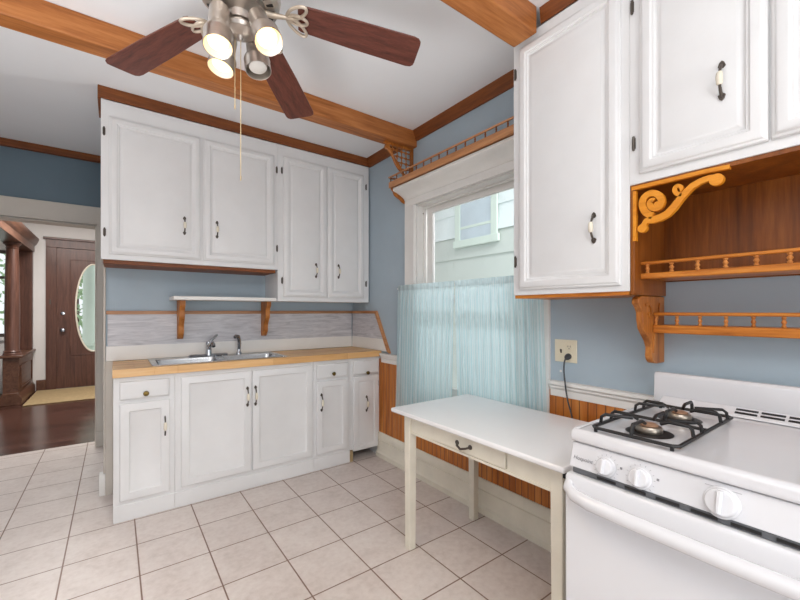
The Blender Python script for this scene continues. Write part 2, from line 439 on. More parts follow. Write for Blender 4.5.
# crown along the top of the cabinets
YU = 2.968
mb = MB()
mb.prism([(YU, 2.535), (YU-.006, 2.535), (YU-.008, 2.55), (YU-.013, 2.59), (YU-.014, ZC), (YU, ZC)], 'x', -.085, 1.845)
mb.box(-.086, -.0725, YU, YB-.01, 2.53, ZC)
struct('trim_8', mb, M['crown_x'], 'brown wood crown over the sink wall cabinets')
XF = 1.55
mb = MB(); mb.prism([(XF, 2.535), (XF-.006, 2.535), (XF-.008, 2.55), (XF-.013, 2.59), (XF-.014, ZC), (XF, ZC)], 'y', 1.027, -.6)
struct('trim_9', mb, M['crown_y'], 'brown wood crown over the stove wall cabinets')
# wainscot, chair rail and baseboard of right wall
mb = MB(); mb.box(XW-.012, XW-.0005, -2.2, WY0-.12, .17, .83); mb.box(XW-.012, XW-.0005, WY0-.12, WY1+.12, .17, .58); mb.box(XW-.012, XW-.0005, WY1+.12, 2.80, .17, .83)
struct('trim_10', mb, M['bead'], 'orange pine beadboard wainscot')
def rail(y0, y1):
    return [(XW, .80), (XW-.014, .80), (XW-.014, .835), (XW-.024, .845), (XW-.024, .855), (XW-.034, .862), (XW-.034, .878), (XW, .88)], y0, y1
mb = MB()
for (p, a, b) in (rail(-2.2, WY0-.125), rail(WY1+.125, 2.765)): mb.prism(p, 'y', a, b)
struct('trim_11', mb, M['trimwhite'], 'white chair rail along the right wall', .002)
bb = [(XW, 0), (XW-.048, 0), (XW-.048, .035), (XW-.038, .045), (XW-.034, .052), (XW-.034, .135), (XW-.026, .139), (XW-.026, .147), (XW-.034, .151), (XW-.03, .185), (XW-.018, .2), (XW, .203)]
struct('baseboard_right', MB().prism(bb, 'y', -2.2, 2.795), M['cream'], 'tall stepped cream baseboard below the wainscot')

# ------------------------------------------------------------------ window
win = struct('window_1', MB().box(XW, XW+.125, WY1-.012, WY1, WZ0, WZ1).box(XW, XW+.125, WY0, WY0+.012, WZ0, WZ1).box(XW, XW+.125, WY0, WY1, WZ1-.012, WZ1).box(XW, XW+.125, WY0, WY1, WZ0, WZ0+.012), M['trimwhite'], 'white double-hung window behind aqua curtains')
xc = XW-.022
mb = MB()
for (a, b) in ((WY1, WY1+.12), (WY0-.12, WY0)):
    mb.box(xc, XW, a, b, WZ0-.06, WZ1)
    m_ = (a+b)/2
    mb.box(xc-.006, xc, a if a == WY1 else b-.022, a+.022 if a == WY1 else b, WZ0, WZ1)
mb.box(xc, XW, WY0-.12, WY1+.12, WZ1, WZ1+.125)
mb.box(xc-.008, xc, WY0-.004, WY1+.004, WZ1-.004, WZ1+.022)
mb.build('casing', M['trimwhite'], win, .002)
mb = MB(); mb.prism([(XW, WZ1+.050), (xc-.008, WZ1+.050), (xc-.014, WZ1+.062), (xc-.040, WZ1+.078), (xc-.085, WZ1+.098), (xc-.105, WZ1+.102), (xc-.118, WZ1+.109), (xc-.118, WZ1+.1265), (XW, WZ1+.1265)], 'y', WY0-.14, WY1+.112)
mb.build('head_moulding', M['trimwhite'], win)
MB().box(XW-.05, XW, WY0-.13, WY1+.13, WZ0-.03, WZ0).build('sill', M['trimwhite'], win, .004)
MB().box(xc, XW, WY0-.1, WY1+.1, WZ0-.11, WZ0-.03).build('apron', M['trimwhite'], win, .003)
# sashes
def sash(name, x0, x1, z0, z1, sw=.075, top=.06, bot=.06):
    mb = MB()
    mb.box(x0, x1, WY1-.025-sw, WY1-.025, z0, z1); mb.box(x0, x1, WY0+.025, WY0+.025+sw, z0, z1)
    mb.box(x0, x1, WY0+.025+sw, WY1-.025-sw, z1-top, z1); mb.box(x0, x1, WY0+.025+sw, WY1-.025-sw, z0, z0+bot)
    return mb.build(name, M['trimwhite'], win, .003)
mb = MB(); mb.box(XW+.055, XW+.075, WY1-.026, WY1-.012, WZ0+.012, WZ1-.012); mb.box(XW+.055, XW+.075, WY0+.012, WY0+.026, WZ0+.012, WZ1-.012)
mb.box(XW+.055, XW+.075, WY0+.026, WY1-.026, WZ1-.026, WZ1-.012); mb.build('stop_moulding', M['trimwhite'], win, .002)
su = sash('upper_sash', XW+.085, XW+.112, 1.30, WZ1-.013, .062, .05, .05)
sl = sash('lower_sash', XW+.058, XW+.083, WZ0+.013, 1.35, .062, .05, .06)
MB().box(XW+.097, XW+.1, WY0+.087, WY1-.087, 1.35, WZ1-.063).build('pane', M['glass'], su)
MB().box(XW+.07, XW+.073, WY0+.087, WY1-.087, WZ0+.073, 1.30).build('pane', M['glass'], sl)
p = on(424.5, 207.5, 'x', XW+.055)
MB().lathe([(.004,0), (.005,.004), (.003,.006)], (XW+.0555, WY1-.019, 1.985), (-1,0,0), 10).build('bolt', M['bronze'], win)

# ------------------------------------------------------------------ hardware prototypes
def handle_mesh(mb, c, out, L=.105, along=(0,0,1)):
    """antique pull: two pointed dark plates, bowed grip with a ceramic sleeve"""
    c = Vector(c); o = Vector(out).normalized(); a = Vector(along).normalized(); s = a.cross(o)
    mb.mat(M['bronze'])
    for sg in (-1, 1):
        q = c+a*(sg*L*.40)
        # plate : hexagonal leaf
        out2 = [(-.010, -.35), (-.006, .6), (0, 1.0), (.006, .6), (.010, -.35), (.004, -.8), (-.004, -.8)]
        A = []; B = []
        for (u, w) in out2:
            pp = q+s*u*1.0+a*(sg*w*.013)
            A.append(mb.v(pp)); B.append(mb.v(pp+o*.004))
        mb.face(A); mb.face(B)
        for i in range(len(A)): mb.face([A[i], A[(i+1) % len(A)], B[(i+1) % len(A)], B[i]])
    pts = []
    for i in range(13):
        t = i/12*2-1
        pts.append(c+a*(t*L*.40)+o*(.003+.024*(1-abs(t)**2.2)))
    mb.tube(pts, [.0045 if abs(i-6) > 3 else .004 for i in range(13)], 8)
    mb.mat(M['ceramic'])
    cen = pts[3:10]
    mb.tube([pts[4]+(pts[4]-pts[5])*.4]+pts[4:9]+[pts[8]+(pts[8]-pts[7])*.4], [.006,.0085,.0092,.0095,.0092,.0085,.006], 10)
    return mb
def hinge_mesh(mb, c, out, h=.045, w=.012):
    c = Vector(c); o = Vector(out); s = Vector((0,0,1)).cross(o)
    mb.mat(M['bronze'])
    mb.tube([c+o*.004+Vector((0,0,-h/2)), c+o*.004+Vector((0,0,-h/2+.003)), c+o*.004+Vector((0,0,h/2-.003)), c+o*.004+Vector((0,0,h/2))], [.002,.0048,.0048,.002], 8)
    q = [c+s*u+Vector((0,0,w2)) for (u, w2) in ((-w/2,-h*.35), (w/2,-h*.35), (w/2,h*.35), (-w/2,h*.35))]
    A = [mb.v(x) for x in q]; B = [mb.v(x+o*.003) for x in q]
    mb.face(A); mb.face(B)
    for i in range(4): mb.face([A[i], A[(i+1) % 4], B[(i+1) % 4], B[i]])
    return mb
UPPER = [(0,0), (0,.010), (.003,.013), (.008,.014), (.012,.020), (.018,.022), (.038,.022), (.043,.016), (.049,.016), (.052,.009), (.058,.008), (.066,.0125), (.074,.0145)]
SHAKER = [(0,0), (0,.013), (.004,.018), (.010,.019), (.046,.019), (.050,.012), (.057,.009)]
RAISED = [(0,0), (0,.013), (.004,.018), (.010,.019), (.040,.019), (.044,.0125), (.052,.0125), (.062,.017), (.066,.0175)]
SLAB = [(0,0), (0,.012), (.004,.017), (.009,.019), (.020,.019)]
def panel_y(y, x0, x1, z0, z1, prof, name, parent, mat='white'):
    mb = MB(); mb.rings(lambda u, v, o: (x0+u, y-o, z0+v), x1-x0, z1-z0, prof)
    return mb.build(name, M[mat], parent, .0012, 1)
def panel_x(x, y0, y1, z0, z1, prof, name, parent, mat='white'):
    """facing -X ; y0>y1"""
    mb = MB(); mb.rings(lambda u, v, o: (x-o, y0-u, z0+v), y0-y1, z1-z0, prof)
    return mb.build(name, M[mat], parent, .0012, 1)

# ================================================================== BASE CABINETS
YF, YBK = 2.80, 3.258                # face frame, back of carcass
def xb(px, py): return on(px, py, 'y', YF-.015).x
def zb(px, py): return on(px, py, 'y', YF-.015).z
def carcass_base(name, label, x0, x1, toe=True, toe_h=.085, cl='cabinet'):
    t = thing(name, label, cl, ((x0+x1)/2, YBK, 0), 'base cabinets under the wooden worktop')
    mb = MB(); mb.box(x0, x0+.016, YF+.02, YBK, 0, .848); mb.box(x1-.016, x1, YF+.02, YBK, 0, .848); mb.box(x0+.016, x1-.016, YF+.02, YBK-.008, .08, .096); mb.box(x0+.016, x1-.016, YBK-.008, YBK, 0, .848)
    mb.box(x0, x1, YF, YF+.02, .095, .848)
    mb.build('carcass', M['white'], t, .002)
    if toe: MB().box(x0, x1, YF-.006, YF+.0198, 0, .098).build('toe_kick', M['white'], t, .003)
    return t
def pull_on_base(door, px, y0, y1, face):
    a = on(px, (y0+y1)/2, 'y', face)
    L = on(px, y0, 'y', face).z-on(px, y1, 'y', face).z
    handle_mesh(MB(), (a.x, face, a.z), (0,-1,0), max(.09, L)).build('handle', None, door)
def knob_on(dr, px, py, face):
    a = on(px, py, 'y', face)
    MB().lathe([(.008,0), (.005,.006), (.006,.012), (.014,.017), (.0155,.022), (.012,.027), (0,.029)], (a.x, face, a.z), (0,-1,0), 16).build('knob', M['brass'], dr)
XL = -.008
bx = [XL, xb(175,430), xb(314.5,430), xb(350.5,430), 1.846]
# left unit
t = carcass_base('base_cabinet', 'leftmost white base cabinet with one drawer over a door', bx[0], bx[1])
d = panel_y(YF, xb(119.5,400), xb(169.5,400), .715, .822, SLAB, 'drawer', t); knob_on(d, 146, 393, YF-.019)
d = panel_y(YF, xb(119.5,450), xb(170,450), .122, .692, SHAKER, 'door', t); pull_on_base(d, 165, 413, 438, YF-.011)
# sink unit
t = carcass_base('base_cabinet.001', 'wide white sink base cabinet with two large doors', bx[1]+.0005, bx[2])
d = panel_y(YF, xb(181,430), xb(251.3,430), .125, .822, SHAKER, 'door', t); pull_on_base(d, 247.5, 386, 407, YF-.019)
d = panel_y(YF, xb(252.7,430), xb(312.5,430), .125, .822, SHAKER, 'door', t); pull_on_base(d, 255.5, 385, 406, YF-.019)
# third
t = carcass_base('base_cabinet.002', 'narrow white base cabinet second from the right wall', bx[2]+.0005, bx[3])
xa, xe = xb(317, 400), xb(348, 400)
d = panel_y(YF, xa, xe, .710, .822, SLAB, 'drawer', t); knob_on(d, 333, 373.5, YF-.019)
d = panel_y(YF, xa, xe, .125, .690, SHAKER, 'door', t); pull_on_base(d, 321.5, 393, 412, YF-.019)
# fourth, its toe is open
t = carcass_base('base_cabinet.003', 'narrow white base cabinet beside the right wall with a pull in mid door', bx[3]+.0005, bx[4], False)
xa, xe = xb(353.5, 400), xb(378, 400)
d = panel_y(YF-.004, xa, xe, .712, .822, SLAB, 'drawer', t); knob_on(d, 367, 372.5, YF-.023)
d = panel_y(YF-.004, xa, xe, .085, .695, RAISED, 'door', t); pull_on_base(d, 366.5, 395, 412, YF-.021)
for zz in (.62, .17): hinge_mesh(MB(), (xe+.006, YF, zz), (0,-1,0), .05).build('hinge', None, t)
MB().box(bx[3]+.002, bx[3]+.03, YF-.002, YF+.019, 0, .09).build('toe_block', M['mat'], t)
# worktop with two openings for the bowls
SX0, SX1, SY0, SY1 = on(147,364,'z',.9).x, on(284,357,'z',.9).x, 2.825, 3.215
SX0, SX1 = .185, 1.04
CT0, CT1, CY = .85, .898, 2.775
ins = .010
mb = MB()
mb.box(-.012, SX0+ins, CY, 3.26, CT0, CT1); mb.box(SX1-ins, 1.848, CY, 3.26, CT0, CT1)
mb.box(SX0+ins, SX1-ins, CY, SY0+ins, CT0, CT1); mb.box(SX0+ins, SX1-ins, SY1-ins-.05, 3.26, CT0, CT1)
tag(recenter(mb.build('worktop', M['butcher'], None, .0015, 1)), 'long butcher block worktop over the white base cabinets', 'worktop')
# sink
t = thing('sink', 'double bowl stainless steel sink set in the wooden worktop', 'sink', ((SX0+SX1)/2, (SY0+SY1)/2, CT1))
mid = (SX0+SX1)/2
bowls = [(SX0+.035, mid-.015), (mid+.015, SX1-.035)]
by0, by1 = SY0+.016, SY1-.085
mb = MB(); zt = CT1+.005
mb.box(SX0, SX1, SY0, by0, CT1, zt); mb.box(SX0, SX1, by1, SY1, CT1, zt)
mb.box(SX0, bowls[0][0], by0, by1, CT1, zt); mb.box(bowls[0][1], bowls[1][0], by0, by1, CT1, zt); mb.box(bowls[1][1], SX1, by0, by1, CT1, zt)
mb.build('rim', M['steel'], t, .002)
for (a, b) in bowls:
    mb = MB(); R = []
    def rr(i, z, r0):
        pts = []
        for (cx, cy, s0) in ((b-i-r0, by1-i-r0, 0), (a+i+r0, by1-i-r0, 1), (a+i+r0, by0+i+r0, 2), (b-i-r0, by0+i+r0, 3)):
            for k in range(5):
                th = s0*PI/2+k*PI/8
                pts.append(mb.v((cx+r0*math.cos(th), cy+r0*math.sin(th), z)))
        return pts
    R = [rr(0, zt-.001, .03), rr(.004, CT1-.01, .035), rr(.012, CT1-.13, .04), rr(.03, CT1-.15, .045)]
    for A, B in zip(R, R[1:]):
        for k in range(20): mb.face([A[k], A[(k+1) % 20], B[(k+1) % 20], B[k]], True)
    mb.face(R[-1])
    bs = mb.build('bowl', M['steel'], t)
    MB().lathe([(.04,0), (.042,.003), (.03,.004), (.028,.001), (.0,.001)], ((a+b)/2, (by0+by1)/2, CT1-.1495), (0,0,1), 20).build('drain', M['chrome'], bs)
# faucet on the ledge
fx = .565; fy = SY1-.036
t = thing('faucet', 'chrome single lever kitchen faucet on the sink ledge', 'faucet', (fx, fy, zt))
mb = MB(); mb.tube([(fx-.13, fy, zt+.004), (fx-.125, fy, zt+.008), (fx+.125, fy, zt+.008), (fx+.13, fy, zt+.004)], [.012,.022,.022,.012], 14)
for v in mb.bm.verts: v.co.z = zt+max(0, (v.co.z-zt))*.55
mb.build('base_plate', M['chrome'], t)
MB().lathe([(.024,0), (.022,.02), (.019,.05), (.019,.075), (.021,.085), (.017,.1), (0,.104)], (fx, fy, zt+.006), (0,0,1), 20).build('body', M['chrome'], t)
MB().tube([(fx, fy, zt+.045), (fx+.002, fy-.03, zt+.075), (fx+.003, fy-.07, zt+.10), (fx+.003, fy-.11, zt+.108), (fx+.003, fy-.15, zt+.094), (fx+.003, fy-.16, zt+.082)], [.013,.013,.013,.013,.014,.013], 12).build('spout', M['chrome'], t)
MB().tube([(fx, fy, zt+.1), (fx+.03, fy+.004, zt+.125), (fx+.055, fy+.01, zt+.148), (fx+.064, fy+.012, zt+.154)], [.012,.009,.011,.006], 10).build('lever', M['chrome'], t)
sx = .78
t = thing('sink_sprayer', 'chrome side sprayer standing right of the faucet', 'sprayer', (sx, fy, zt))
MB().lathe([(.022,0), (.02,.012), (.014,.02), (.013,.04)], (sx, fy, zt), (0,0,1), 16).build('holder', M['chrome'], t)
MB().tube([(sx, fy, zt+.035), (sx+.002, fy, zt+.08), (sx-.001, fy-.004, zt+.115), (sx-.012, fy-.014, zt+.138), (sx-.03, fy-.03, zt+.140), (sx-.04, fy-.04, zt+.134)], [.012,.016,.016,.017,.016,.011], 12).build('spray_head', M['chrome'], t)

# ------------------------------------------------------------------ backsplash
t = thing('backsplash', 'grey laminate backsplash behind the sink with wooden cap', 'backsplash', (.9, YB, .9))
MB().box(-.04, 1.828, 3.262, YB-.0005, 1.0, 1.216).build('laminate_panel', M['laminate'], t)
MB().box(-.048, 1.828, 3.258, YB-.0005, .9, 1.0).build('lower_board', M['trimwhite'], t, .002)
MB().box(-.048, 1.828, 3.254, YB-.0005, 1.216, 1.240).build('cap_trim', M['pine_x'], t, .002)
t = thing('backsplash.001', 'short slanted backsplash return on the right wall', 'backsplash', (XW, 3.0, .9))
xs = XW-.018
def quadx(poly, x0, x1): return MB().prism(poly, 'x', x0, x1)
yt, yl = 2.85, 2.665
def ysl(z): return yt+(yl-yt)*(1.216-z)/(1.216-.9)
quadx([(3.2535,1.0), (3.2535,1.216), (yt,1.216), (ysl(1.0),1.0)], xs, XW-.0005).build('laminate_panel', M['laminate'], t)
quadx([(3.2535,.9), (3.2535,1.0), (ysl(1.0),1.0), (ysl(.9),.9)], xs-.004, XW-.0005).build('lower_board', M['trimwhite'], t, .002)
mb = MB(); mb.prism([(3.2535,1.216), (3.2535,1.240), (yt-.012,1.240), (yt,1.216)], 'x', xs-.008, XW-.0005)
mb.prism([(yt,1.216), (yt-.012,1.240), (ysl(.88)-.022,.885), (ysl(.9)+.0,.9)], 'x', xs-.008, XW-.0005)
mb.build('cap_trim', M['pine_y'], t, .002)

# ================================================================== UPPER CABINETS ON THE SINK WALL
def upper(name, label, x0, x1, z0, z1):
    t = thing(name, label, 'cabinet', ((x0+x1)/2, YB, z0), 'wall cabinets above the sink')
    MB().box(x0, x1, YU, YB-.0005, z0, z1).build('carcass', M['white'], t, .002)
    return t
def up_door(t, pL, pR, pT, pB, hp, hy0, hy1):
    f = YU-.02
    x0, x1 = on(pL, 200, 'y', f).x, on(pR, 200, 'y', f).x
    d = panel_y(YU, x0, x1, pB, pT, UPPER, 'door', t)
    fc = YU-.0145
    a = on(hp, (hy0+hy1)/2, 'y', fc)
    handle_mesh(MB(), (a.x, fc, a.z), (0,-1,0), .125).build('handle', None, d)
def up_hinge(t, px, py):
    a = on(px, py, 'y', YU)
    hinge_mesh(MB(), (a.x, YU, a.z), (0,-1,0), .055, .014).build('hinge', None, t)
t = upper('wall_cabinet', 'wide white wall cabinet with two doors left of the sink', -.070, 1.0128, 1.556, 2.532)
up_door(t, 109, 201.5, 2.432, 1.590, 184.5, 215.6, 236); up_door(t, 204, 275, 2.432, 1.590, 217, 220, 239.5)
for q in ((104,131), (104.5,232), (276.7,170), (277,248.5)): up_hinge(t, *q)
MB().box(-.058, 1.0, YU+.016, YB-.001, 1.532, 1.5558).build('valance_strip', M['crown_x'], t, .002)
t = upper('wall_cabinet.001', 'taller white wall cabinet with two narrow doors in the corner', 1.0132, 1.838, 1.315, 2.532)
up_door(t, 284, 327.3, 2.445, 1.350, 316, 262.5, 278.7); up_door(t, 328.3, 364.5, 2.445, 1.350, 338.5, 264, 279)
for q in ((281.8,170.5), (282,280.5), (366,187.4), (366,284)): up_hinge(t, *q)

# wall shelf over the sink on two brackets
t = thing('wall_shelf', 'white wall shelf above the faucet on two wooden brackets', 'shelf', (.65, YB, 1.313))
MB().box(.318, 1.0125, 3.0, YB-.0005, 1.315, 1.341).build('shelf_board', M['trimwhite'], t, .003)
def bracket_profile(y0, y1, z0, z1):
    """S shaped corbel: y0 wall side, y1 front, z1 top"""
    D = y0-y1; H = z1-z0; out = [(y0, z1), (y1, z1)]
    for (a, b) in ((1.0,.93), (.97,.86), (.84,.80), (.78,.72), (.80,.63), (.78,.55), (.62,.45), (.48,.36), (.44,.27), (.46,.19), (.40,.12), (.26,.05), (.12,.0)):
        out.append((y0-D*a, z0+H*b))
    out.append((y0, z0))
    return out
for xx in (on(181,330,'y',3.2).x, on(265.5,330,'y',3.2).x):
    mb = MB(); mb.prism(bracket_profile(3.2535, 3.11, 1.035, 1.3145), 'x', xx-.018, xx+.018)
    mb.prism([(3.2535,1.035), (3.2535,1.3145), (3.243,1.3145), (3.243,1.035)], 'x', xx-.020, xx+.020)
    mb.build('bracket', M['pine_z'], t, .003)

# ================================================================== PLATE SHELF OVER THE WINDOW
SXF = 1.685
t = thing('plate_shelf', 'long pine plate shelf with spindle gallery above the window', 'shelf', (XW, 1.8, 2.175))
py0, py1 = 2.435, 1.175
MB().box(SXF+.012, XW-.0005, py1, py0, 2.176, 2.196).build('shelf_board', M['pine_y'], t, .002)
MB().box(SXF, SXF+.012, py1, py0, 2.168, 2.214).build('front_edge', M['pine_y'], t, .004)
mb = MB(); mb.box(SXF, SXF+.013, py1, py0+.006, 2.246, 2.257); mb.box(SXF, XW-.0005, py0-.006, py0+.006, 2.246, 2.257)
mb.build('gallery_rail', M['pine_y'], t, .003)
k = 0; y = py0-.02
while y > py1:
    MB().lathe([(.0045,0), (.0065,.004), (.0035,.009), (.006,.018), (.0035,.026), (.0065,.031)], (SXF+.0065, y, 2.2143), (0,0,1), 8).build('spindle', M['panelwood'], t)
    y -= .078
MB().lathe([(.0045,0), (.0065,.006), (.0035,.012), (.006,.03), (.0035,.042), (.0065,.049)], (XW-.06, py0, 2.1963), (0,0,1), 8).build('spindle', M['panelwood'], t)
def corbel_xz(mb, yy, x1, x0, z0, z1, th):
    prof = [(x1-(y_-x1), z_) for (y_, z_) in []]
    D = x1-x0; H = z1-z0; out = [(x1, z1), (x0, z1)]
    for (a, b) in ((1.0,.90), (.93,.80), (.86,.72), (.84,.6), (.76,.45), (.60,.33), (.42,.24), (.34,.12), (.2,.03)):
        out.append((x1-D*a, z0+H*b))
    out.append((x1, z0)); mb.prism(out, 'y', yy-th/2, yy+th/2)
mb = MB(); corbel_xz(mb, 2.4265, XW-.0005, 1.70, 2.07, 2.1755, .012)
mb.build('bracket', M['oak_z'], t, .002)
mb = MB(); corbel_xz(mb, 1.183, XW-.0005, 1.70, 2.07, 2.1755, .012); mb.build('bracket', M['oak_z'], t, .002)

t.location.z += .009
# fretwork corner bracket where the beam meets the right wall
t = thing('corner_bracket', 'wooden fretwork corner bracket under the beam end by the window', 'bracket', (XW, 2.346, 2.23))
yb_ = 2.346
mb = MB(); mb.box(1.585, XW-.0005, yb_-.012, yb_+.012, 2.466, 2.4845); mb.box(XW-.022, XW-.0005, yb_-.012, yb_+.012, 2.26, 2.466)
mb.build('frame_bars', M['oak_z'], t, .002)
hyp = []
for i in range(17):
    s = i/16
    hyp.append((1.605+.205*s, 2.466-.235*s-.016*math.sin(s*PI)))
mb = MB(); mb.ribbon(hyp, [.011+.004*math.cos(i*PI/4) for i in range(17)], 'y', yb_-.01, yb_+.01)
mb.prism([(1.60,2.466), (1.588,2.44), (1.604,2.428), (1.62,2.44), (1.624,2.466)], 'y', yb_-.011, yb_+.011)
mb.build('curved_bar', M['oak_z'], t, .002)
mb = MB()
for i in range(4):
    a = Vector((1.66+.042*i, yb_, 2.468)); b = Vector((1.66+.042*i, yb_, 2.42-.045*i))
    mb.tube([a, b], .0045, 8)
for i in range(4):
    a = Vector((XW-.02, yb_, 2.44-.042*i)); b = Vector((1.645+.035*i, yb_, 2.44-.042*i)); mb.tube([a, b], .0045, 8)
mb.build('spindles', M['oak_z'], t)
mb = MB()
for i in range(4):
    for j in range(4):
        if 1.66+.042*i > 1.64+.035*j: mb.sphere((1.66+.042*i-.001, yb_, 2.44-.042*j), .0115, 8, 6)
mb.build('beads', M['oak_z'], t)

# ================================================================== CURTAINS
t = thing('curtain_rod', 'thin white curtain rod across the middle of the window', 'rod', (1.79, 1.83, 1.415))
MB().tube([(1.813, 1.178, 1.414), (1.813, 2.492, 1.414)], .004, 8).build('bar', M['trimwhite'], t)
for yy in (1.185, 2.486): MB().box(1.807, (XW-.0225) if yy < 2 else XW-.001, yy-.004, yy+.004, 1.408, 1.420).build('holder', M['trimwhite'], t)
def curtain(name, label, y0, y1, ph, flare0, flare1):
    mb = MB(); nU, nV = 150, 22; uvs = {}
    g = []
    for j in range(nV+1):
        v = j/nV; z = 1.438-v*(1.438-.46); row = []
        for i in range(nU+1):
            u = i/nU
            yy = y0+(y1-y0)*u + (flare0*(1-u)+flare1*u)*v
            tight = 1.0 if v > .06 else .6
            x = 1.790+ (.009*math.sin(u*2*PI*11+ph)+.005*math.sin(u*2*PI*19+ph*2+v*1.5)+.004*math.sin(u*2*PI*31+v))*tight*(.65+.5*v)
            if .02 < v < .055: x = 1.794+.009*math.sin(u*2*PI*11+ph)*.9
            x = max(1.776, min(1.8085, x))
            vv = mb.v((x, yy, z)); uvs[vv] = (u, v); row.append(vv)
        g.append(row)
    for j in range(nV):
        for i in range(nU): mb.face([g[j][i], g[j][i+1], g[j+1][i+1], g[j+1][i]], True)
    lay = mb.bm.loops.layers.uv.new('UVMap')
    for f in mb.bm.faces:
        for l in f.loops: l[lay].uv = uvs[l.vert]
    o = mb.build(name, M['curtain'])
    tag(recenter(o), label, 'curtain', 'aqua cafe curtains on the window')
curtain('curtain', 'sheer aqua striped cafe curtain covering the window half nearer the sink', 2.462, 1.838, .3, .04, .03)
curtain('curtain.001', 'sheer aqua striped cafe curtain covering the window half nearer the stove', 1.832, 1.183, 1.7, -.03, -.03)

# ================================================================== TABLE
TX0, TX1, TY0, TY1, TZ = 1.182, 1.770, .70, 1.69, .725
t = thing('work_table', 'white enamel top work table with cream legs below the window', 'table', ((TX0+TX1)/2, (TY0+TY1)/2, 0))
mb = MB(); mb.box(TX0, TX1, TY0, TY1, TZ-.022, TZ); mb.build('tabletop', M['enamel'], t, .008, 3)
lx = [(1.222,1.268), (1.70,1.745)]; ly = [(.730,.776), (1.575,1.621)]
for (a, b) in lx:
    for (c, d) in ly:
        mb = MB()
        p = [mb.v(q) for q in ((a+.003,c+.003,0), (b-.003,c+.003,0), (b-.003,d-.003,0), (a+.003,d-.003,0), (a,c,.6), (b,c,.6), (b,d,.6), (a,d,.6), (a,c,TZ-.0225), (b,c,TZ-.0225), (b,d,TZ-.0225), (a,d,TZ-.0225))]
        mb.face([p[3],p[2],p[1],p[0]]); mb.face(p[8:])
        for base in (0, 4):
            for k in range(4): mb.face([p[base+k], p[base+(k+1) % 4], p[base+4+(k+1) % 4], p[base+4+k]])
        mb.build('leg', M['cream'], t, .003)
ax0 = 1.232
mb = MB()
mb.box(ax0, ax0+.02, .776, .968, .612, TZ-.0225); mb.box(ax0, ax0+.02, 1.400, 1.575, .612, TZ-.0225); mb.box(ax0, ax0+.02, .968, 1.40, .612, .622)
mb.box(ax0-.004, ax0+.022, .776, 1.575, .606, .618)
mb.box(1.72, 1.74, .776, 1.575, .612, TZ-.0225); mb.box(1.268, 1.70, .735, .755, .612, TZ-.0225); mb.box(1.268, 1.70, 1.596, 1.616, .612, TZ-.0225)
mb.build('apron', M['cream'], t, .002)
mb = MB(); mb.box(ax0-.008, ax0+.012, .972, 1.396, .624, TZ-.026)
mb.box(ax0+.012, 1.68, .985, .995, .63, .69); mb.box(ax0+.012, 1.68, 1.373, 1.383, .63, .69); mb.box(ax0+.012, 1.68, .995, 1.373, .63, .638)
dr = mb.build('drawer', M['cream'], t, .002)
h0, h1 = on(456, 443.5, 'x', ax0-.01), on(471, 449.5, 'x', ax0-.01)
yA, yBh, zH = h0.y-.006, h1.y+.006, .656
mb = MB()
for yy in (yA, yBh): mb.lathe([(.011,0), (.010,.004), (.005,.006)], (ax0-.008, yy, zH), (-1,0,0), 12)
mb.tube([(ax0-.01, yA, zH), (ax0-.024, yA-.012, zH-.006), (ax0-.030, (yA+yBh)/2, zH-.014), (ax0-.024, yBh+.012, zH-.006), (ax0-.01, yBh, zH)], [.004,.005,.0055,.005,.004], 8)
mb.build('handle', M['bronze'], dr)
MB().box(1.2235, 1.245, .7215, .7297, TZ-.052, TZ-.0235).build('corner_guard', M['black'], t)

# ================================================================== STOVE
SY_L, SY_R = .645, -.115
SXB = 1.785
t = thing('stove', 'white freestanding gas range beside the enamel table', 'stove', (1.45, (SY_L+SY_R)/2, 0))
def panelprism(poly, y0, y1, name, mat, bev=.003):
    return MB().prism(poly, 'y', y0, y1).build(name, mat, t, bev, 3)
panelprism([(1.13,.03), (1.13,.755), (1.148,.838), (SXB,.838), (SXB,.03)], SY_R, SY_L, 'body', M['stove'])
# cooktop with raised rim
mb = MB(); mb.prism([(1.134,.8415), (1.130,.846), (1.129,.862), (1.133,.872), (1.142,.877), (1.152,.8775), (1.158,.876), (1.76,.876), (SXB,.878), (SXB,.8415)], 'y', SY_R-.002, SY_L+.002)
mb.build('cooktop', M['stove'], t, .003, 2)
for (a_, b_) in ((SY_L-.012, SY_L+.0015), (SY_R-.0015, SY_R+.012)): MB().box(1.15, 1.78, a_, b_, .8765, .880).build('cooktop_lip', M['stove'], t, .002)
# control panel : leaning
cpx = lambda z: 1.118+(z-.765)*(1.140-1.118)/(.838-.765)
panelprism([(cpx(.768),.768), (cpx(.838),.838), (1.148,.838), (1.13,.768)], SY_R, SY_L, 'control_panel', M['stove'], .002)
cn = Vector((-1, 0, (1.140-1.118)/(.838-.765)*1.0)).normalized()
cn = Vector((-(.838-.765), 0, (1.140-1.118))).normalized()
# vent strip
mb = MB(); mb.box(1.117, 1.131, SY_R, SY_L-.012, .7545, .7678); mb.build('vent_strip', M['stovegrey'], t)
mb = MB(); y = SY_L-.085
while y > SY_R+.03:
    mb.box(1.1155, 1.1168, y-.052, y, .7575, .765); y -= .075
mb.build('vent_slots', M['black'], t)
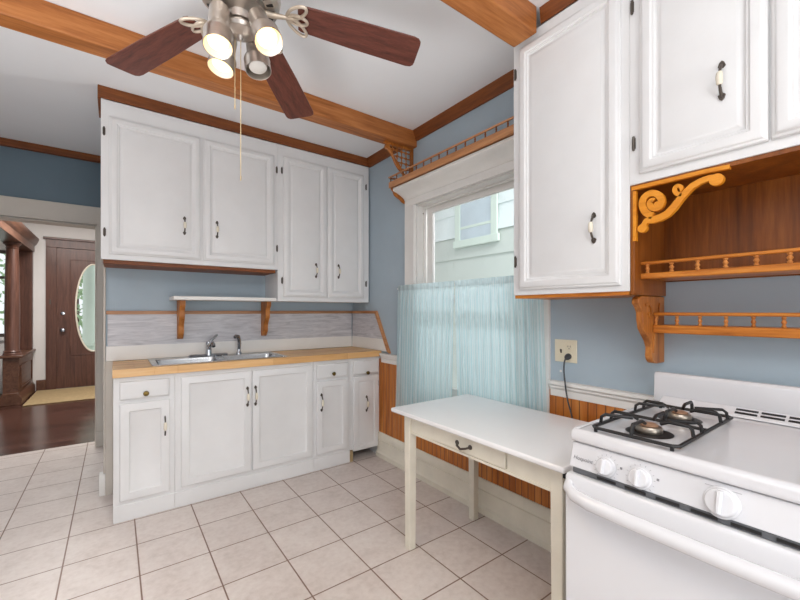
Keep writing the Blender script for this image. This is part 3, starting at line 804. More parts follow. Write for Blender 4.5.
# oven door, handle, drawer
door = MB().prism([(1.097,.165), (1.095,.17), (1.095,.742), (1.102,.752), (1.1295,.752), (1.1295,.165)], 'y', SY_R, SY_L).build('oven_door', M['stove'], t, .004, 3)
hz = .705
mb = MB(); pts = [(1.096, SY_L-.012, hz+.022), (1.078, SY_L-.020, hz+.014), (1.064, SY_L-.045, hz+.005), (1.058, SY_L-.09, hz), (1.056, SY_L-.2, hz-.002), (1.055, (SY_L+SY_R)/2, hz-.003)]
pts = pts+[(a, SY_L+SY_R-b, c) for (a, b, c) in pts[-2::-1]]
mb.tube(pts, [.012,.015,.018,.019,.019,.019,.019,.019,.018,.015,.012], 14)
mb.build('door_handle', M['stove'], door)
MB().prism([(1.1,.035), (1.096,.04), (1.096,.152), (1.1,.157), (1.1295,.157), (1.1295,.035)], 'y', SY_R, SY_L).build('storage_drawer', M['stove'], t, .004, 3)
for (xx, yy) in ((1.17,SY_L-.05), (1.17,SY_R+.05), (1.74,SY_L-.05), (1.74,SY_R+.05)):
    MB().lathe([(.018,0), (.018,.006), (.01,.01), (.01,.032)], (xx, yy, 0), (0,0,1), 12).build('foot', M['black'], t)
# backguard
panelprism([(1.752,.8785), (1.748,.885), (1.752,.985), (1.760,.994), (SXB,.994), (SXB,.8785)], SY_R, SY_L+.004, 'backguard', M['stove'], .003)
panelprism([(1.70,.8785), (1.702,.884), (1.7478,.905), (1.7478,.8785)], SY_R, SY_L-.03, 'backguard_step', M['stove'], .001)
mb = MB(); ys = on(735, 411, 'x', 1.72).y
def stepp(f, y): return Vector((1.702+.0458*f, y, .884+.021*f+.0006))
for k in range(6):
    a = ys-k*.066; b = a-.058
    if b < SY_R+.03: break
    for (f0, f1) in ((.22,.42), (.6,.8)):
        q = [mb.v(stepp(f0, a)), mb.v(stepp(f0, b)), mb.v(stepp(f1, b)), mb.v(stepp(f1, a))]
        q2 = [mb.v(x.co+Vector((-.0004, 0, .001))) for x in q]
        mb.face(q); mb.face(q2)
        for i in range(4): mb.face([q[i], q[(i+1) % 4], q2[(i+1) % 4], q2[i]])
mb.build('rear_vents', M['black'], t)
# burners and grates
BZ = .876
def burner(xx, yy, s=1.0):
    mb = MB(); mb.lathe([(.058*s,0), (.062*s,.001), (.058*s,.002), (.04*s,.0015)], (xx, yy, BZ+.0002), (0,0,1), 28)
    b = mb.build('burner_well', M['black'], t)
    MB().lathe([(.033*s,0), (.035*s,.004), (.034*s,.014), (.031*s,.019), (.022*s,.02)], (xx, yy, BZ+.002), (0,0,1), 28).build('burner_head', M['burner'], b)
    MB().lathe([(.024*s,0), (.024*s,.003), (.02*s,.0055), (.0,.006)], (xx, yy, BZ+.0224), (0,0,1), 24).build('burner_cap', M['burncap'], b)
def grate(gx0, gx1, gy0, gy1):
    mb = MB(); zf = BZ+.012; r = .0052
    cs = .012
    per = [(gx0+cs,gy0,zf), (gx1-cs,gy0,zf), (gx1,gy0+cs,zf), (gx1,gy1-cs,zf), (gx1-cs,gy1,zf), (gx0+cs,gy1,zf), (gx0,gy1-cs,zf), (gx0,gy0+cs,zf)]
    mb.tube(per, r, 8, closed=True)
    xm = (gx0+gx1)/2; zt_ = BZ+.043
    mb.tube([(xm, gy0, zf), (xm, gy1, zf)], r, 8)
    for (a, b) in ((gx0, xm), (xm, gx1)):
        cx, cy = (a+b)/2, (gy0+gy1)/2
        for (sx_, sy_) in ((-1,0), (1,0), (0,-1), (0,1)):
            ex = cx+sx_*(b-a)/2; ey = cy+sy_*(gy1-gy0)/2
            for off in (-.034, .034) if False else (0,):
                p0 = Vector((ex, ey, zf)); p1 = Vector((ex-sx_*.004, ey-sy_*.004, zt_-.008)); p2 = Vector((ex-sx_*.012, ey-sy_*.012, zt_))
                p3 = Vector((cx+sx_*.05, cy+sy_*.05, zt_)); p4 = Vector((cx+sx_*.03, cy+sy_*.03, zt_-.010))
                mb.tube([p0, p1, p2, p3, p4], r, 8)
        for (sx_, sy_) in ((-1,1), (1,-1)):
            ex = cx+sx_*(b-a)/2*.55; ey = cy+sy_*(gy1-gy0)/2
            p0 = Vector((ex, ey, zf)); p1 = Vector((ex, ey-sy_*.003, zt_-.008)); p2 = Vector((ex-sx_*.004, ey-sy_*.012, zt_))
            p3 = Vector((cx+sx_*.028, cy+sy_*.034, zt_-.002))
            mb.tube([p0, p1, p2, p3], r*.95, 8)
    for (xx, yy) in ((gx0,gy0+cs), (gx1,gy0+cs), (gx0,gy1-cs), (gx1,gy1-cs)): mb.tube([(xx, yy, zf), (xx, yy, BZ+.0005)], r, 8)
    mb.build('grate', M['black'], t)
gy = [(.378,.600), (-.07,.152)]
for (a, b) in gy:
    grate(1.165, 1.645, a, b)
    for xx in (1.285, 1.525): burner(xx, (a+b)/2)
# knobs
def knob(px, py, r, big=False):
    a = on(px, py, 'x', 1.128)
    z = min(.822, max(.785, a.z)); y = a.y
    c = Vector((cpx(z)-.0006, y, z))
    mb = MB(); mb.lathe([(r*1.08,0), (r*1.06,.004), (r*.95,.006), (r*.9,.016), (r*.82,.02), (0,.021)], c, cn, 28)
    # grip ridge
    s = Vector((0,1,0)); u = cn.cross(s).normalized()
    A = []; Bv = []
    for (p_, q_) in ((-.22,-.92), (.22,-.92), (.16,.92), (-.16,.92)):
        A.append(mb.v(c+cn*.016+s*(p_*r)+u*(q_*r*.9))); Bv.append(mb.v(c+cn*.032+s*(p_*r*.6)+u*(q_*r*.82)))
    mb.face(A); mb.face(Bv)
    for i in range(4): mb.face([A[i], A[(i+1) % 4], Bv[(i+1) % 4], Bv[i]])
    k = mb.build('control_knob', M['stove'], t, .0015)
    mb = MB(); mb.mat(M['tick'])
    if big:
        e = c+u*(.0305 if u.z > 0 else -.0305)
        q = [mb.v(e+s*a1*.034+u*b1*.0008+cn*.0008) for (a1, b1) in ((-1,-1), (1,-1), (1,1), (-1,1))]; mb.face(q)
    for i in range(0 if big else 16):
        th = 2*PI*i/16+.1
        e0 = c+s*(math.cos(th)*r*1.2)+u*(math.sin(th)*r*1.2); e1 = c+s*(math.cos(th)*r*1.36)+u*(math.sin(th)*r*1.36)
        if not (.768 < e1.z < .8375): continue
        w = (e1-e0).cross(cn).normalized()*.0007
        q = [mb.v(e0+w+cn*.0007), mb.v(e0-w+cn*.0007), mb.v(e1-w+cn*.0007), mb.v(e1+w+cn*.0007)]; mb.face(q)
    if not big:
        mb.mat(M['textgrey'])
        e = c-s*(r*1.55)+u*(-r*.35)*(1 if u.z < 0 else -1)
        q = [mb.v(e+s*a1*.003+u*b1*.003+cn*.0008) for (a1, b1) in ((-1,-1), (1,-1), (1,1), (-1,1))]; mb.face(q)
    mb.build('dial_marks', None, t)
knob(606.5, 467, .0255); knob(640.5, 478, .0265); knob(722, 502.5, .033, True)
# lettering on the panel
def lettering(txt, size, origin, right, up, mat, parent, name, shear=.0):
    cu = bpy.data.curves.new('lettering_curve', 'FONT'); cu.body = txt; cu.size = size; cu.extrude = .0002; cu.shear = shear
    o = bpy.data.objects.new('tmp', cu); C.objects.link(o)
    dg = bpy.context.evaluated_depsgraph_get(); dg.update()
    me = bpy.data.meshes.new_from_object(o.evaluated_get(dg))
    C.objects.unlink(o); bpy.data.objects.remove(o)
    r = Vector(right).normalized(); u = Vector(up).normalized(); n = r.cross(u)
    mt = Matrix((r, u, n)).transposed().to_4x4(); mt.translation = Vector(origin)-ORG[parent]
    me.transform(mt); me.materials.clear(); me.materials.append(mat)
    ob = bpy.data.objects.new(name, me); C.objects.link(ob); ob.parent = parent; ORG[ob] = ORG[parent]
    return ob
a = on(572, 456, 'x', 1.13)
zz = a.z-.003
up_ = Vector((1.140-1.118, 0, .838-.765)).normalized()
lettering('Hotpoint', .0158, (cpx(zz)-.0009, a.y-.007, zz), (0,-1,0), up_, M['textgrey'], t, 'brand_lettering', .15)

# ================================================================== STOVE WALL CABINETS
def upper_x(name, label, y0, y1, z0, z1, grp='wall cabinets on the stove wall'):
    t = thing(name, label, 'cabinet', (XW, (y0+y1)/2, z0), grp)
    return t
FX = XF-.02
def yf_(px, v=FX): return on(px, 150, 'x', v).y
yL, yM = 1.178, .655
t = upper_x('wall_cabinet.002', 'tall white single door wall cabinet between window and stove', yL, yM, 1.312, 2.532)
MB().box(XF, XW-.0005, yM+.0005, yL, 1.314, 2.532).build('carcass', M['white'], t, .002)
MB().box(XF+.006, XW-.001, yM+.004, yL-.004, 1.299, 1.3138).build('base_strip', M['oak_y'], t)
d = panel_x(XF, yf_(517.5), yf_(619), 1.338, 2.478, UPPER, 'door', t)
a = on(594, 228, 'x', XF-.0145); handle_mesh(MB(), (XF-.0145, a.y, a.z), (-1,0,0), .125).build('handle', None, d)
for q in ((514.3,76), (516,262)):
    a = on(q[0], q[1], 'x', XF); hinge_mesh(MB(), (XF, yL-.012, a.z), (-1,0,0), .055, .012).build('hinge', None, t)
# shorter cabinet over the alcove
CZ = 1.708
t = upper_x('wall_cabinet.003', 'short white two door wall cabinet above the wooden alcove and stove', yM, -.35, CZ, 2.532)
MB().box(XF, XW-.0005, -.36, yM, CZ, 2.532).build('carcass', M['white'], t, .002)
yd0, yd1, yd2 = yf_(638), yf_(767.5), yf_(770.5)
d = panel_x(XF, yd0, yd1, CZ+.032, 2.478, UPPER, 'door', t)
a = on(722, 81, 'x', XF-.0145); handle_mesh(MB(), (XF-.0145, a.y, a.z), (-1,0,0), .125).build('handle', None, d)
d = panel_x(XF, yd2, -.12, CZ+.032, 2.478, UPPER, 'door', t)
handle_mesh(MB(), (XF-.0145, -.07, 1.96), (-1,0,0), .125).build('handle', None, d)
for q in ((632.3,8), (634,144)):
    a = on(q[0], q[1], 'x', XF); hinge_mesh(MB(), (XF, a.y, a.z), (-1,0,0), .055, .012).build('hinge', None, t)

# wooden alcove with spindle shelf
t = thing('spice_alcove', 'stained wooden alcove with spindle shelf and gold scroll under the short cabinet', 'alcove', (XW, .2, 1.30))
ymin = -.35
MB().prism([(XF+.002,1.312), (XF+.002,CZ-.0005), (XW-.0005,CZ-.0005), (XW-.0005,1.300), (1.56,1.300)], 'y', .640, .6545).build('side_panel', M['panelwood'], t, .002)
MB().box(XW-.02, XW-.0005, ymin, .6395, 1.3585, CZ-.0005).build('back_panel', M['panelwood'], t)
MB().box(XF+.004, XW-.0205, ymin, .6395, CZ-.014, CZ-.0005).build('top_panel', M['panelwood'], t)
# shelf
sxf = 1.60
zs = on(660, 275, 'x', sxf).z
z_s0, z_s1 = 1.360, 1.378
MB().box(sxf+.014, XW-.0205, ymin, .6395, 1.362, 1.376).build('shelf_board', M['oak_y'], t, .002)
MB().box(sxf, sxf+.014, ymin, .6395, z_s0-.001, z_s1+.003).build('front_edge', M['oak_y'], t, .004)
MB().box(sxf, sxf+.013, ymin, .6395, z_s1+.0345, z_s1+.0465).build('gallery_rail', M['oak_y'], t, .004)
for k, px in enumerate((647.5, 671.5, 697.5, 725.5, 756.5, 790)):
    yy = on(px, 265, 'x', sxf+.006).y
    MB().lathe([(.006,0), (.0075,.004), (.004,.008), (.0085,.016), (.004,.0235), (.0075,.028), (.006,.0315)], (sxf+.0065, yy, z_s1+.0032), (0,0,1), 10).build('spindle', M['pine_z'], t)
y = on(790, 265, 'x', sxf+.006).y-.07
while y > ymin:
    MB().lathe([(.006,0), (.0075,.004), (.004,.008), (.0085,.016), (.004,.0235), (.0075,.028), (.006,.0315)], (sxf+.0065, y, z_s1+.0032), (0,0,1), 10).build('spindle', M['pine_z'], t); y -= .07
# golden scroll ornament, in the plane of the cabinet front
sp0, sp1 = XF+.001, XF+.019
def S(px, py):
    q = on(600+px/5.714, 150+py/5.714, 'x', XF+.001); return (q.y, q.z)
mb = MB()
mb.ribbon([S(180,222), S(300,193), S(450,157), S(600,121), S(740,93)], .0065, 'x', sp0+.0005, sp1)
mb.ribbon([S(196,235), S(196,330), S(196,430), S(196,520)], .0055, 'x', sp0+.0005, sp1)
# main stem: bottom left bulb to upper right
stem = [(240,440), (262,405), (300,398), (345,385), (385,362), (420,325), (450,285), (485,245), (525,205), (570,178), (620,160), (665,155)]
mb.ribbon([S(*q) for q in stem], [.008,.010,.0125,.0125,.012,.012,.011,.0105,.010,.0095,.0095,.010], 'x', sp0, sp1)
# big spiral
spi = []; wd = []
for i in range(60):
    f = i/59; th = math.radians(95+535*f); rad = 76-66*f
    spi.append(S(306+rad*math.cos(th), 300+rad*math.sin(th))); wd.append(.0118-.0022*f)
mb.ribbon(spi, wd, 'x', sp0, sp1)
# small curl
curl = []
for i in range(22):
    f = i/21; th = math.radians(62+350*f); rad = 32-23*f
    curl.append(S(450+rad*math.cos(th), 222+rad*math.sin(th)))
mb.ribbon(curl, [.0078-.003*i/21 for i in range(22)], 'x', sp0, sp1)
for q, r in (((240,447), .0155), ((664,168), .019)):
    c = S(*q); mb.lathe([(r,0), (r,.019)], (sp0-.0003, c[0], c[1]), (1,0,0), 20)
c = S(322, 305); mb.lathe([(.007,0), (.007,.019)], (sp0-.0003, c[0], c[1]), (1,0,0), 16)
mb.build('scroll_ornament', M['scroll'], t)

# lower spindle shelf on corbel
t = thing('spindle_shelf', 'narrow oak spindle shelf on a carved corbel above the stove back', 'shelf', (XW, .2, 1.2))
lsx = on(653, 330, 'y', .60).x
lsx = 1.728
mb = MB()
cor = [(XW-.0005,1.2985), (1.64,1.2985), (1.622,1.297), (1.604,1.285), (1.604,1.268), (1.622,1.256), (1.640,1.235), (1.642,1.205), (1.654,1.17), (1.684,1.142), (1.712,1.118), (1.726,1.092), (1.722,1.06), (1.73,1.043), (1.748,1.030), (1.78,1.025), (XW-.0005,1.025)]
mb.prism(cor, 'y', .646, .672)
mb.build('corbel', M['oak_z'], t, .003)
mb = MB(); mb.ribbon([(1.66,1.262), (1.69,1.268), (1.715,1.250), (1.717,1.225), (1.697,1.216), (1.686,1.232)], .006, 'y', .641, .6458); mb.ribbon([(1.80,1.27), (1.79,1.22), (1.75,1.16), (1.74,1.07)], .008, 'y', .641, .6458); mb.build('carving', M['oak_z'], t, .001)
MB().box(lsx, XW-.0005, ymin, .6455, 1.152, 1.184).build('shelf_board', M['oak_y'], t, .004)
MB().box(lsx+.004, lsx+.016, ymin, .6455, 1.221, 1.234).build('gallery_rail', M['oak_y'], t, .004)
for px in (656, 677, 700, 726, 753.5, 784, 818, 850):
    yy = on(px, 318, 'x', lsx+.01).y
    MB().lathe([(.005,0), (.007,.005), (.004,.010), (.0075,.018), (.004,.026), (.007,.032), (.005,.0365)], (lsx+.01, yy, 1.1843), (0,0,1), 10).build('spindle', M['pine_z'], t)

# ================================================================== OUTLET AND CORD
oa, ob_ = on(555, 339, 'x', XW-.004), on(577, 363.5, 'x', XW-.004)
t = thing('wall_outlet', 'ivory wall plate with switch and socket beside the curtain', 'outlet', (XW, (oa.y+ob_.y)/2, ob_.z))
plate = MB().box(XW-.006, XW-.0005, ob_.y, oa.y, ob_.z, oa.z).build('cover_plate', M['ivory'], t, .002)
ym = (oa.y+ob_.y)/2; W = oa.y-ob_.y; H = oa.z-ob_.z; zc = (oa.z+ob_.z)/2
rec = MB().lathe([(.017,0), (.017,.003), (.015,.004)], (XW-.006, ym-W*.18, zc+H*.2), (-1,0,0), 18).build('socket', M['ivory'], t)
mb = MB()
for dy in (-.006, .006): mb.box(XW-.0108, XW-.0101, ym-W*.18+dy-.0012, ym-W*.18+dy+.0012, zc+H*.2-.003, zc+H*.2+.006)
mb.lathe([(.0025,0), (.0025,.0007)], (XW-.0101, ym-W*.18, zc+H*.2-.009), (-1,0,0), 8)
mb.build('socket_slots', M['bronze'], rec)
MB().lathe([(.017,0), (.017,.003), (.015,.004)], (XW-.006, ym-W*.18, zc-H*.2), (-1,0,0), 18).build('socket', M['ivory'], t)
MB().prism([(XW-.006, zc-.012), (XW-.013, zc+.004), (XW-.011, zc+.009), (XW-.006, zc+.006)], 'y', ym+W*.2-.004, ym+W*.2+.004).build('switch_toggle', M['bronze'], t)
pz = zc-H*.2
t = thing('power_cord', 'dark grey power cord plugged into the wall outlet and hanging behind the table', 'cord', (XW-.03, ym, .5))
py_ = ym-W*.18
MB().lathe([(.014,0), (.016,.008), (.013,.022), (.008,.03), (.005,.034)], (XW-.0105, py_, pz), (-1,0,-.35), 14).build('plug', M['cord'], t)
pts = [(XW-.042, py_, pz-.012), (XW-.05, py_+.002, pz-.03), (XW-.052, py_+.003, pz-.07), (XW-.05, py_-.002, .88), (XW-.048, py_-.014, .80), (XW-.045, py_-.035, .72), (XW-.043, py_-.06, .6), (XW-.045, py_-.09, .45), (XW-.055, py_-.12, .3)]
sm = []
for i in range(len(pts)-1):
    p0, p1, p2, p3 = [Vector(pts[max(0, min(len(pts)-1, i+k))]) for k in (-1,0,1,2)]
    for s in range(6):
        u = s/6; sm.append(.5*((2*p1)+(p2-p0)*u+(2*p0-5*p1+4*p2-p3)*u*u+(3*p1-p0-3*p2+p3)*u**3))
sm.append(Vector(pts[-1]))
MB().tube(sm, .0038, 8).build('cable', M['cord'], t)
p = on(561, 371, 'x', XW)
tag(recenter(MB().lathe([(.006,0), (.006,.003), (.003,.005)], (XW-.0005, p.y, p.z), (-1,0,0), 12).build('wall_bumper', M['trimwhite'])), 'small white round screw cap below the wall outlet', 'screw cap')

# ================================================================== CEILING FAN
fxc, fyc = .357, 1.440
t = thing('ceiling_fan', 'five blade mahogany and nickel ceiling fan with four spotlights', 'ceiling fan', (fxc, fyc, ZC))
def L(prof, name, mat, seg=32, parent=None, ax=(0,0,1), c=None):
    return MB().lathe(prof, c or (fxc, fyc, 0), ax, seg).build(name, mat, parent or t)
L([(.072,ZC-.0005), (.07,ZC-.02), (.05,ZC-.05), (.03,ZC-.06)], 'canopy', M['nickel'])
L([(.014,ZC-.06), (.014,2.44)], 'downrod', M['nickel'], 16)
L([(.03,2.462), (.06,2.45), (.115,2.435), (.135,2.415), (.138,2.36), (.132,2.335), (.118,2.325), (.09,2.322)], 'motor_housing', M['nickel'], 40)
mb = MB()
for k in range(20):
    th = 2*PI*k/20
    for r0 in ():
        pass
    c = Vector((fxc+.104*math.cos(th), fyc+.104*math.sin(th), 2.3225)); d = Vector((math.cos(th), math.sin(th), 0)); s = Vector((-d.y, d.x, 0))
    q = [mb.v(c+d*a+s*b+Vector((0,0,-.0006+a*.17 if False else -.0006))) for (a, b) in ((-.012,-.005), (.012,-.006), (.012,.006), (-.012,.005))]
    q2 = [mb.v(x.co+Vector((0,0,.003))) for x in q]
    mb.face(q); mb.face(q2)
    for i in range(4): mb.face([q[i], q[(i+1) % 4], q2[(i+1) % 4], q2[i]])
mb.build('motor_vents', M['black'], t)
L([(.088,2.3215), (.088,2.30), (.06,2.292), (.043,2.286), (.041,2.27), (.04,2.262)], 'switch_housing', M['nickel'])
hub = L([(.03,2.2615), (.028,2.252), (.05,2.246), (.055,2.238), (.05,2.226), (.032,2.217), (.012,2.213), (.009,2.205), (.006,2.198), (0,2.196)], 'light_hub', M['nickel'])
# blades
bz = 2.340
droop = .135
for k in range(5):
    th = math.radians(-22.9+72*k)
    d = Vector((math.cos(th), math.sin(th), 0)); s = Vector((-d.y, d.x, 0)); pit = math.radians(7)
    d = (d-Vector((0,0,droop))).normalized(); sp = s*math.cos(pit)-s.cross(d)*math.sin(pit)*-1; sp = (s*math.cos(pit)-Vector((0,0,1))*math.sin(pit)).normalized(); nn = d.cross(sp).normalized()
    o = Vector((fxc, fyc, bz))
    out = []
    r0, r1 = .200, .658
    for (r, w) in ((r0,.050), (r0+.012,.057)): out.append((r, w))
    out += [(r0+.2,.067), (r1-.03,.073), (r1-.012,.069), (r1-.002,.058), (r1,.044)]
    poly = out+[(r, -w) for (r, w) in out[::-1]]
    mb = MB()
    A = [mb.v(o+d*r+sp*w+nn*.003) for (r, w) in poly]; B = [mb.v(o+d*r+sp*w-nn*.003) for (r, w) in poly]
    mb.face(A); mb.face(B[::-1])
    n = len(poly)
    for i in range(n): mb.face([A[i], A[(i+1) % n], B[(i+1) % n], B[i]])
    bl = mb.build('blade', M['mahogany'], t, .0015)
    # own grain direction: rotate object so its local x runs along the blade
    R = Matrix.Rotation(th, 4, 'Z')
    bl.data.transform(R.inverted()); bl.matrix_local = R
    ORG_b = bl
    # blade iron : arm from the motor, two leaf loops and a middle loop under the blade
    mb = MB()
    base = o-nn*.010
    zup = Vector((0,0,1))
    mb.tube([Vector((fxc, fyc, 2.322))+d*.085, Vector((fxc, fyc, 2.322))+d*.11, base+d*.145-zup*.004, base+d*.17], [.011,.010,.008,.007], 10)
    def loop(f):
        pts = [base+d*a+sp*b for (a, b) in f]
        mb.tube(pts, .0058, 8, closed=True)
    def leaf(ang, Ln, wd_):
        f = []
        for i in range(20):
            u = i/20*2*PI
            a = (1-math.cos(u))/2*Ln; b = math.sin(u)*wd_*(1 if True else 0)
            f.append((.165+a*math.cos(ang)-b*math.sin(ang), a*math.sin(ang)+b*math.cos(ang)))
        return f
    loop(leaf(.75, .088, .019)); loop(leaf(-.75, .088, .019)); loop(leaf(0, .07, .018))
    ir = mb.build('blade_iron', M['champagne'], t)
# spotlights
def lamp(tp, mt, lit):
    tp = Vector(tp); mt = Vector(mt); ax = (mt-tp).normalized(); Ln = (mt-tp).length
    prof = [(.010,-.012), (.022,-.008), (.029,.002), (.032,.012), (.033,Ln*.42), (.035,Ln*.52), (.041,Ln*.60), (.0455,Ln*.66), (.0470,Ln*.70), (.0455,Ln*.74), (.0465,Ln-.004), (.0455,Ln), (.0435,Ln-.001)]
    s = MB().lathe(prof, tp, ax, 28, caps=False).build('spotlight', M['nickel'], t)
    MB().lathe([(.0434,Ln-.001), (.042,Ln*.72), (.03,Ln*.6), (0,Ln*.58)], tp, ax, 28, caps=False).build('reflector', M['reflector' if lit else 'nickel'], s)
    MB().lathe([(.02,Ln*.62), (.030,Ln*.74), (.034,Ln*.84), (.031,Ln*.90), (.018,Ln*.94), (0,Ln*.95)], tp, ax, 24).build('bulb', M['bulb' if lit else 'bulboff'], s)
    # arm
    hubp = Vector((fxc, fyc, 2.238)); q = tp-ax*.01
    dd = (q-hubp); dd.z = 0; dd.normalize()
    MB().tube([hubp+dd*.048, hubp+dd*.06+Vector((0,0,.006)), q+ax*.004], .008, 8).build('lamp_arm', M['nickel'], t)
    if lit:
        li = bpy.data.lights.new('spot_bulb', 'SPOT'); li.energy = 9; li.color = (1,.78,.5); li.spot_size = math.radians(120); li.spot_blend = .7; li.shadow_soft_size = .04
        lo = bpy.data.objects.new('spot_bulb_light', li); C.objects.link(lo); lo.location = mt+ax*.012
        lo.rotation_mode = 'QUATERNION'; lo.rotation_quaternion = ax.to_track_quat('-Z', 'Y')
lamp(dep(219.5, 8, 1.318), dep(218, 47, 1.27), True)
lamp(dep(257, 16, 1.335), dep(269, 42, 1.27), True)
lamp(dep(229, 38, 1.455), dep(220.5, 69, 1.425), True)
lamp(dep(254, 38, 1.46), dep(258.5, 71, 1.435), False)
mb = MB()
def chain(x, y, z0, z1, tip):
    mb = MB(); mb.tube([(x, y, z0), (x, y, z1)], .0013, 6)
    mb.lathe([(.001,0), (.0022,.004), (.0024,.014), (.0015,.02)], (x, y, z1-.014), (0,0,1), 8)
    mb.build('pull_chain', M['brassgold'], t)
chain(fxc+.002, fyc, 2.197, 1.715, 0)
q = dep(235, 60, 1.385); chain(q.x, q.y, 2.213, 1.975, 0)

# ================================================================== HALL: front door, knee wall with column, mat
d1 = struct('door_1', MB().box(dx0-.13, dx0, HY-.03, HY, 0, dz1+.005).box(dx1, dx1+.13, HY-.03, HY, 0, dz1+.005).box(dx0-.13, dx1+.13, HY-.03, HY, dz1+.005, dz1+.13).box(dx0-.16, dx1+.16, HY-.055, HY, dz1+.13, dz1+.165), M['darkwood'], 'dark wooden front door with tall oval glass', .004)
ocx, ocz, orx, orz = (dx0+dx1)/2+.0, 1.29, .225, .715
# leaf with an oval opening: ring between rectangle and ellipse
mb = MB(); n = 48
def rectpt(th, hw_, z0, z1):
    c, s = math.cos(th), math.sin(th); cz = ocz
    tx = hw_/abs(c) if abs(c) > 1e-6 else 1e9
    tz = ((z1-cz) if s > 0 else (cz-z0))/abs(s) if abs(s) > 1e-6 else 1e9
    k = min(tx, tz); return (ocx+c*k, cz+s*k)
ths = [2*PI*i/n for i in range(n)]
for corner in ((dx1-ocx, dz1-ocz), (-(dx1-ocx), dz1-ocz), (dx1-ocx, .005-ocz), (-(dx1-ocx), .005-ocz)): ths.append(math.atan2(corner[1], corner[0]) % (2*PI))
ths = sorted(set(round(x, 6) for x in ths)); n = len(ths)
rg = []
for yy in (HY-.012, HY+.03):
    o_ = [mb.v((rectpt(th, dx1-ocx, .005, dz1)[0], yy, rectpt(th, dx1-ocx, .005, dz1)[1])) for th in ths]
    i_ = [mb.v((ocx+orx*math.cos(th), yy, ocz+orz*math.sin(th))) for th in ths]
    rg.append((o_, i_))
for i in range(n):
    j = (i+1) % n
    mb.face([rg[0][0][i], rg[0][0][j], rg[0][1][j], rg[0][1][i]]); mb.face([rg[1][0][i], rg[1][1][i], rg[1][1][j], rg[1][0][j]])
    mb.face([rg[0][0][i], rg[1][0][i], rg[1][0][j], rg[0][0][j]]); mb.face([rg[0][1][i], rg[0][1][j], rg[1][1][j], rg[1][1][i]])
lf = mb.build('leaf', M['darkwood'], d1)
mb = MB(); mb.tube([(ocx+orx*math.cos(a), HY-.014, ocz+orz*math.sin(a)) for a in [2*PI*i/48 for i in range(48)]], .012, 8, closed=True)
mb.build('oval_moulding', M['ceramic'], lf)
mb = MB()
ov = [(ocx+orx*math.cos(2*PI*i/48), ocz+orz*math.sin(2*PI*i/48)) for i in range(48)]
mb.prism(ov, 'y', HY+.004, HY+.008); mb.build('oval_pane', M['glass'], lf)
pxx0, pxx1 = ocx-.30, ocx+.30
mb = MB()
for (a, b, c, e) in ((pxx0,pxx1,2.055,2.068), (pxx0,pxx1,.52,.533), (pxx0,pxx0+.013,.533,2.055), (pxx1-.013,pxx1,.533,2.055)): mb.box(a, b, HY-.02, HY-.0125, c, e)
mb.build('panel_moulding', M['darkwood'], lf, .003)
MB().lathe([(.03,0), (.03,.006), (.012,.012), (.012,.03), (.03,.04), (.034,.052), (.028,.064), (0,.068)], (-.668, HY-.012, .935), (0,-1,0), 18).build('door_knob', M['chrome'], lf)
MB().lathe([(.03,0), (.03,.01), (.022,.018), (0,.02)], (-.668, HY-.012, 1.2), (0,-1,0), 18).build('deadbolt', M['chrome'], lf)
mb = MB(); mb.box(dx0-.09, dx0-.07, HY-.038, HY-.0305, 1.34, 1.42); mb.build('latch_plate', M['bronze'], d1)
# hall baseboard between knee wall and door
struct('baseboard_hall', MB().box(-.98, dx0-.131, HY-.025, HY, 0, .165), M['darkwood_y'], 'dark hall baseboard beside the front door', .003)
# colonnade on knee wall
t = thing('hall_column', 'dark wooden column on a low panelled pedestal wall in the hall', 'column', (-1.09, 7.2, 0))
kx0, kx1, ky0, ky1 = -1.175, -1.02, 7.10, 8.168
mb = MB(); mb.box(kx0, kx1, ky0, ky1, .12, .62); mb.build('pedestal', M['darkwood_y'], t, .004)
mb = MB(); mb.prism([(kx0-.03,0), (kx0-.03,.1), (kx0-.012,.13), (kx0,.16), (kx1,.16), (kx1+.012,.13), (kx1+.03,.1), (kx1+.03,0)], 'y', ky0-.03, ky1)
mb.build('pedestal_base', M['darkwood_y'], t, .006)
MB().box(kx0-.035, kx1+.035, ky0-.035, ky1, .62, .655).build('pedestal_cap', M['darkwood_y'], t, .008)
mb = MB()
for (a, b, c, e) in ((7.2,8.05,.5,.515), (7.2,8.05,.2,.215), (7.2,7.215,.215,.5), (8.035,8.05,.215,.5)): mb.box(kx1, kx1+.012, a, b, c, e)
mb.build('panel_moulding', M['darkwood_y'], t, .003)
ccx, ccy = (kx0+kx1)/2-.0, 7.19
MB().lathe([(.092,.655), (.092,.675), (.082,.69), (.09,.70), (.078,.715), (.074,.73), (.077,1.2), (.070,1.8), (.060,2.06), (.068,2.07), (.06,2.085), (.072,2.11), (.09,2.125), (.09,2.145)], (ccx, ccy, 0), (0,0,1), 32).build('shaft', M['darkwood'], t)
MB().box(kx0, kx1+.005, ky1-.10, ky1, .655, 2.145).build('pilaster', M['darkwood'], t, .004)
MB().prism([(kx0-.02,2.146), (kx0-.02,2.24), (kx0-.04,2.26), (kx0-.07,2.33), (kx0-.07,2.36), (kx1+.07,2.36), (kx1+.07,2.33), (kx1+.04,2.26), (kx1+.02,2.24), (kx1+.02,2.146)], 'y', 5.4, ky1).build('entablature', M['darkwood_y'], t, .003)
o = MB().box(-.965, .30, 6.95, 8.10, -.001, .012).build('door_mat', M['mat'], None, .004)
tag(recenter(o), 'tan door mat lying before the dark front door', 'mat')
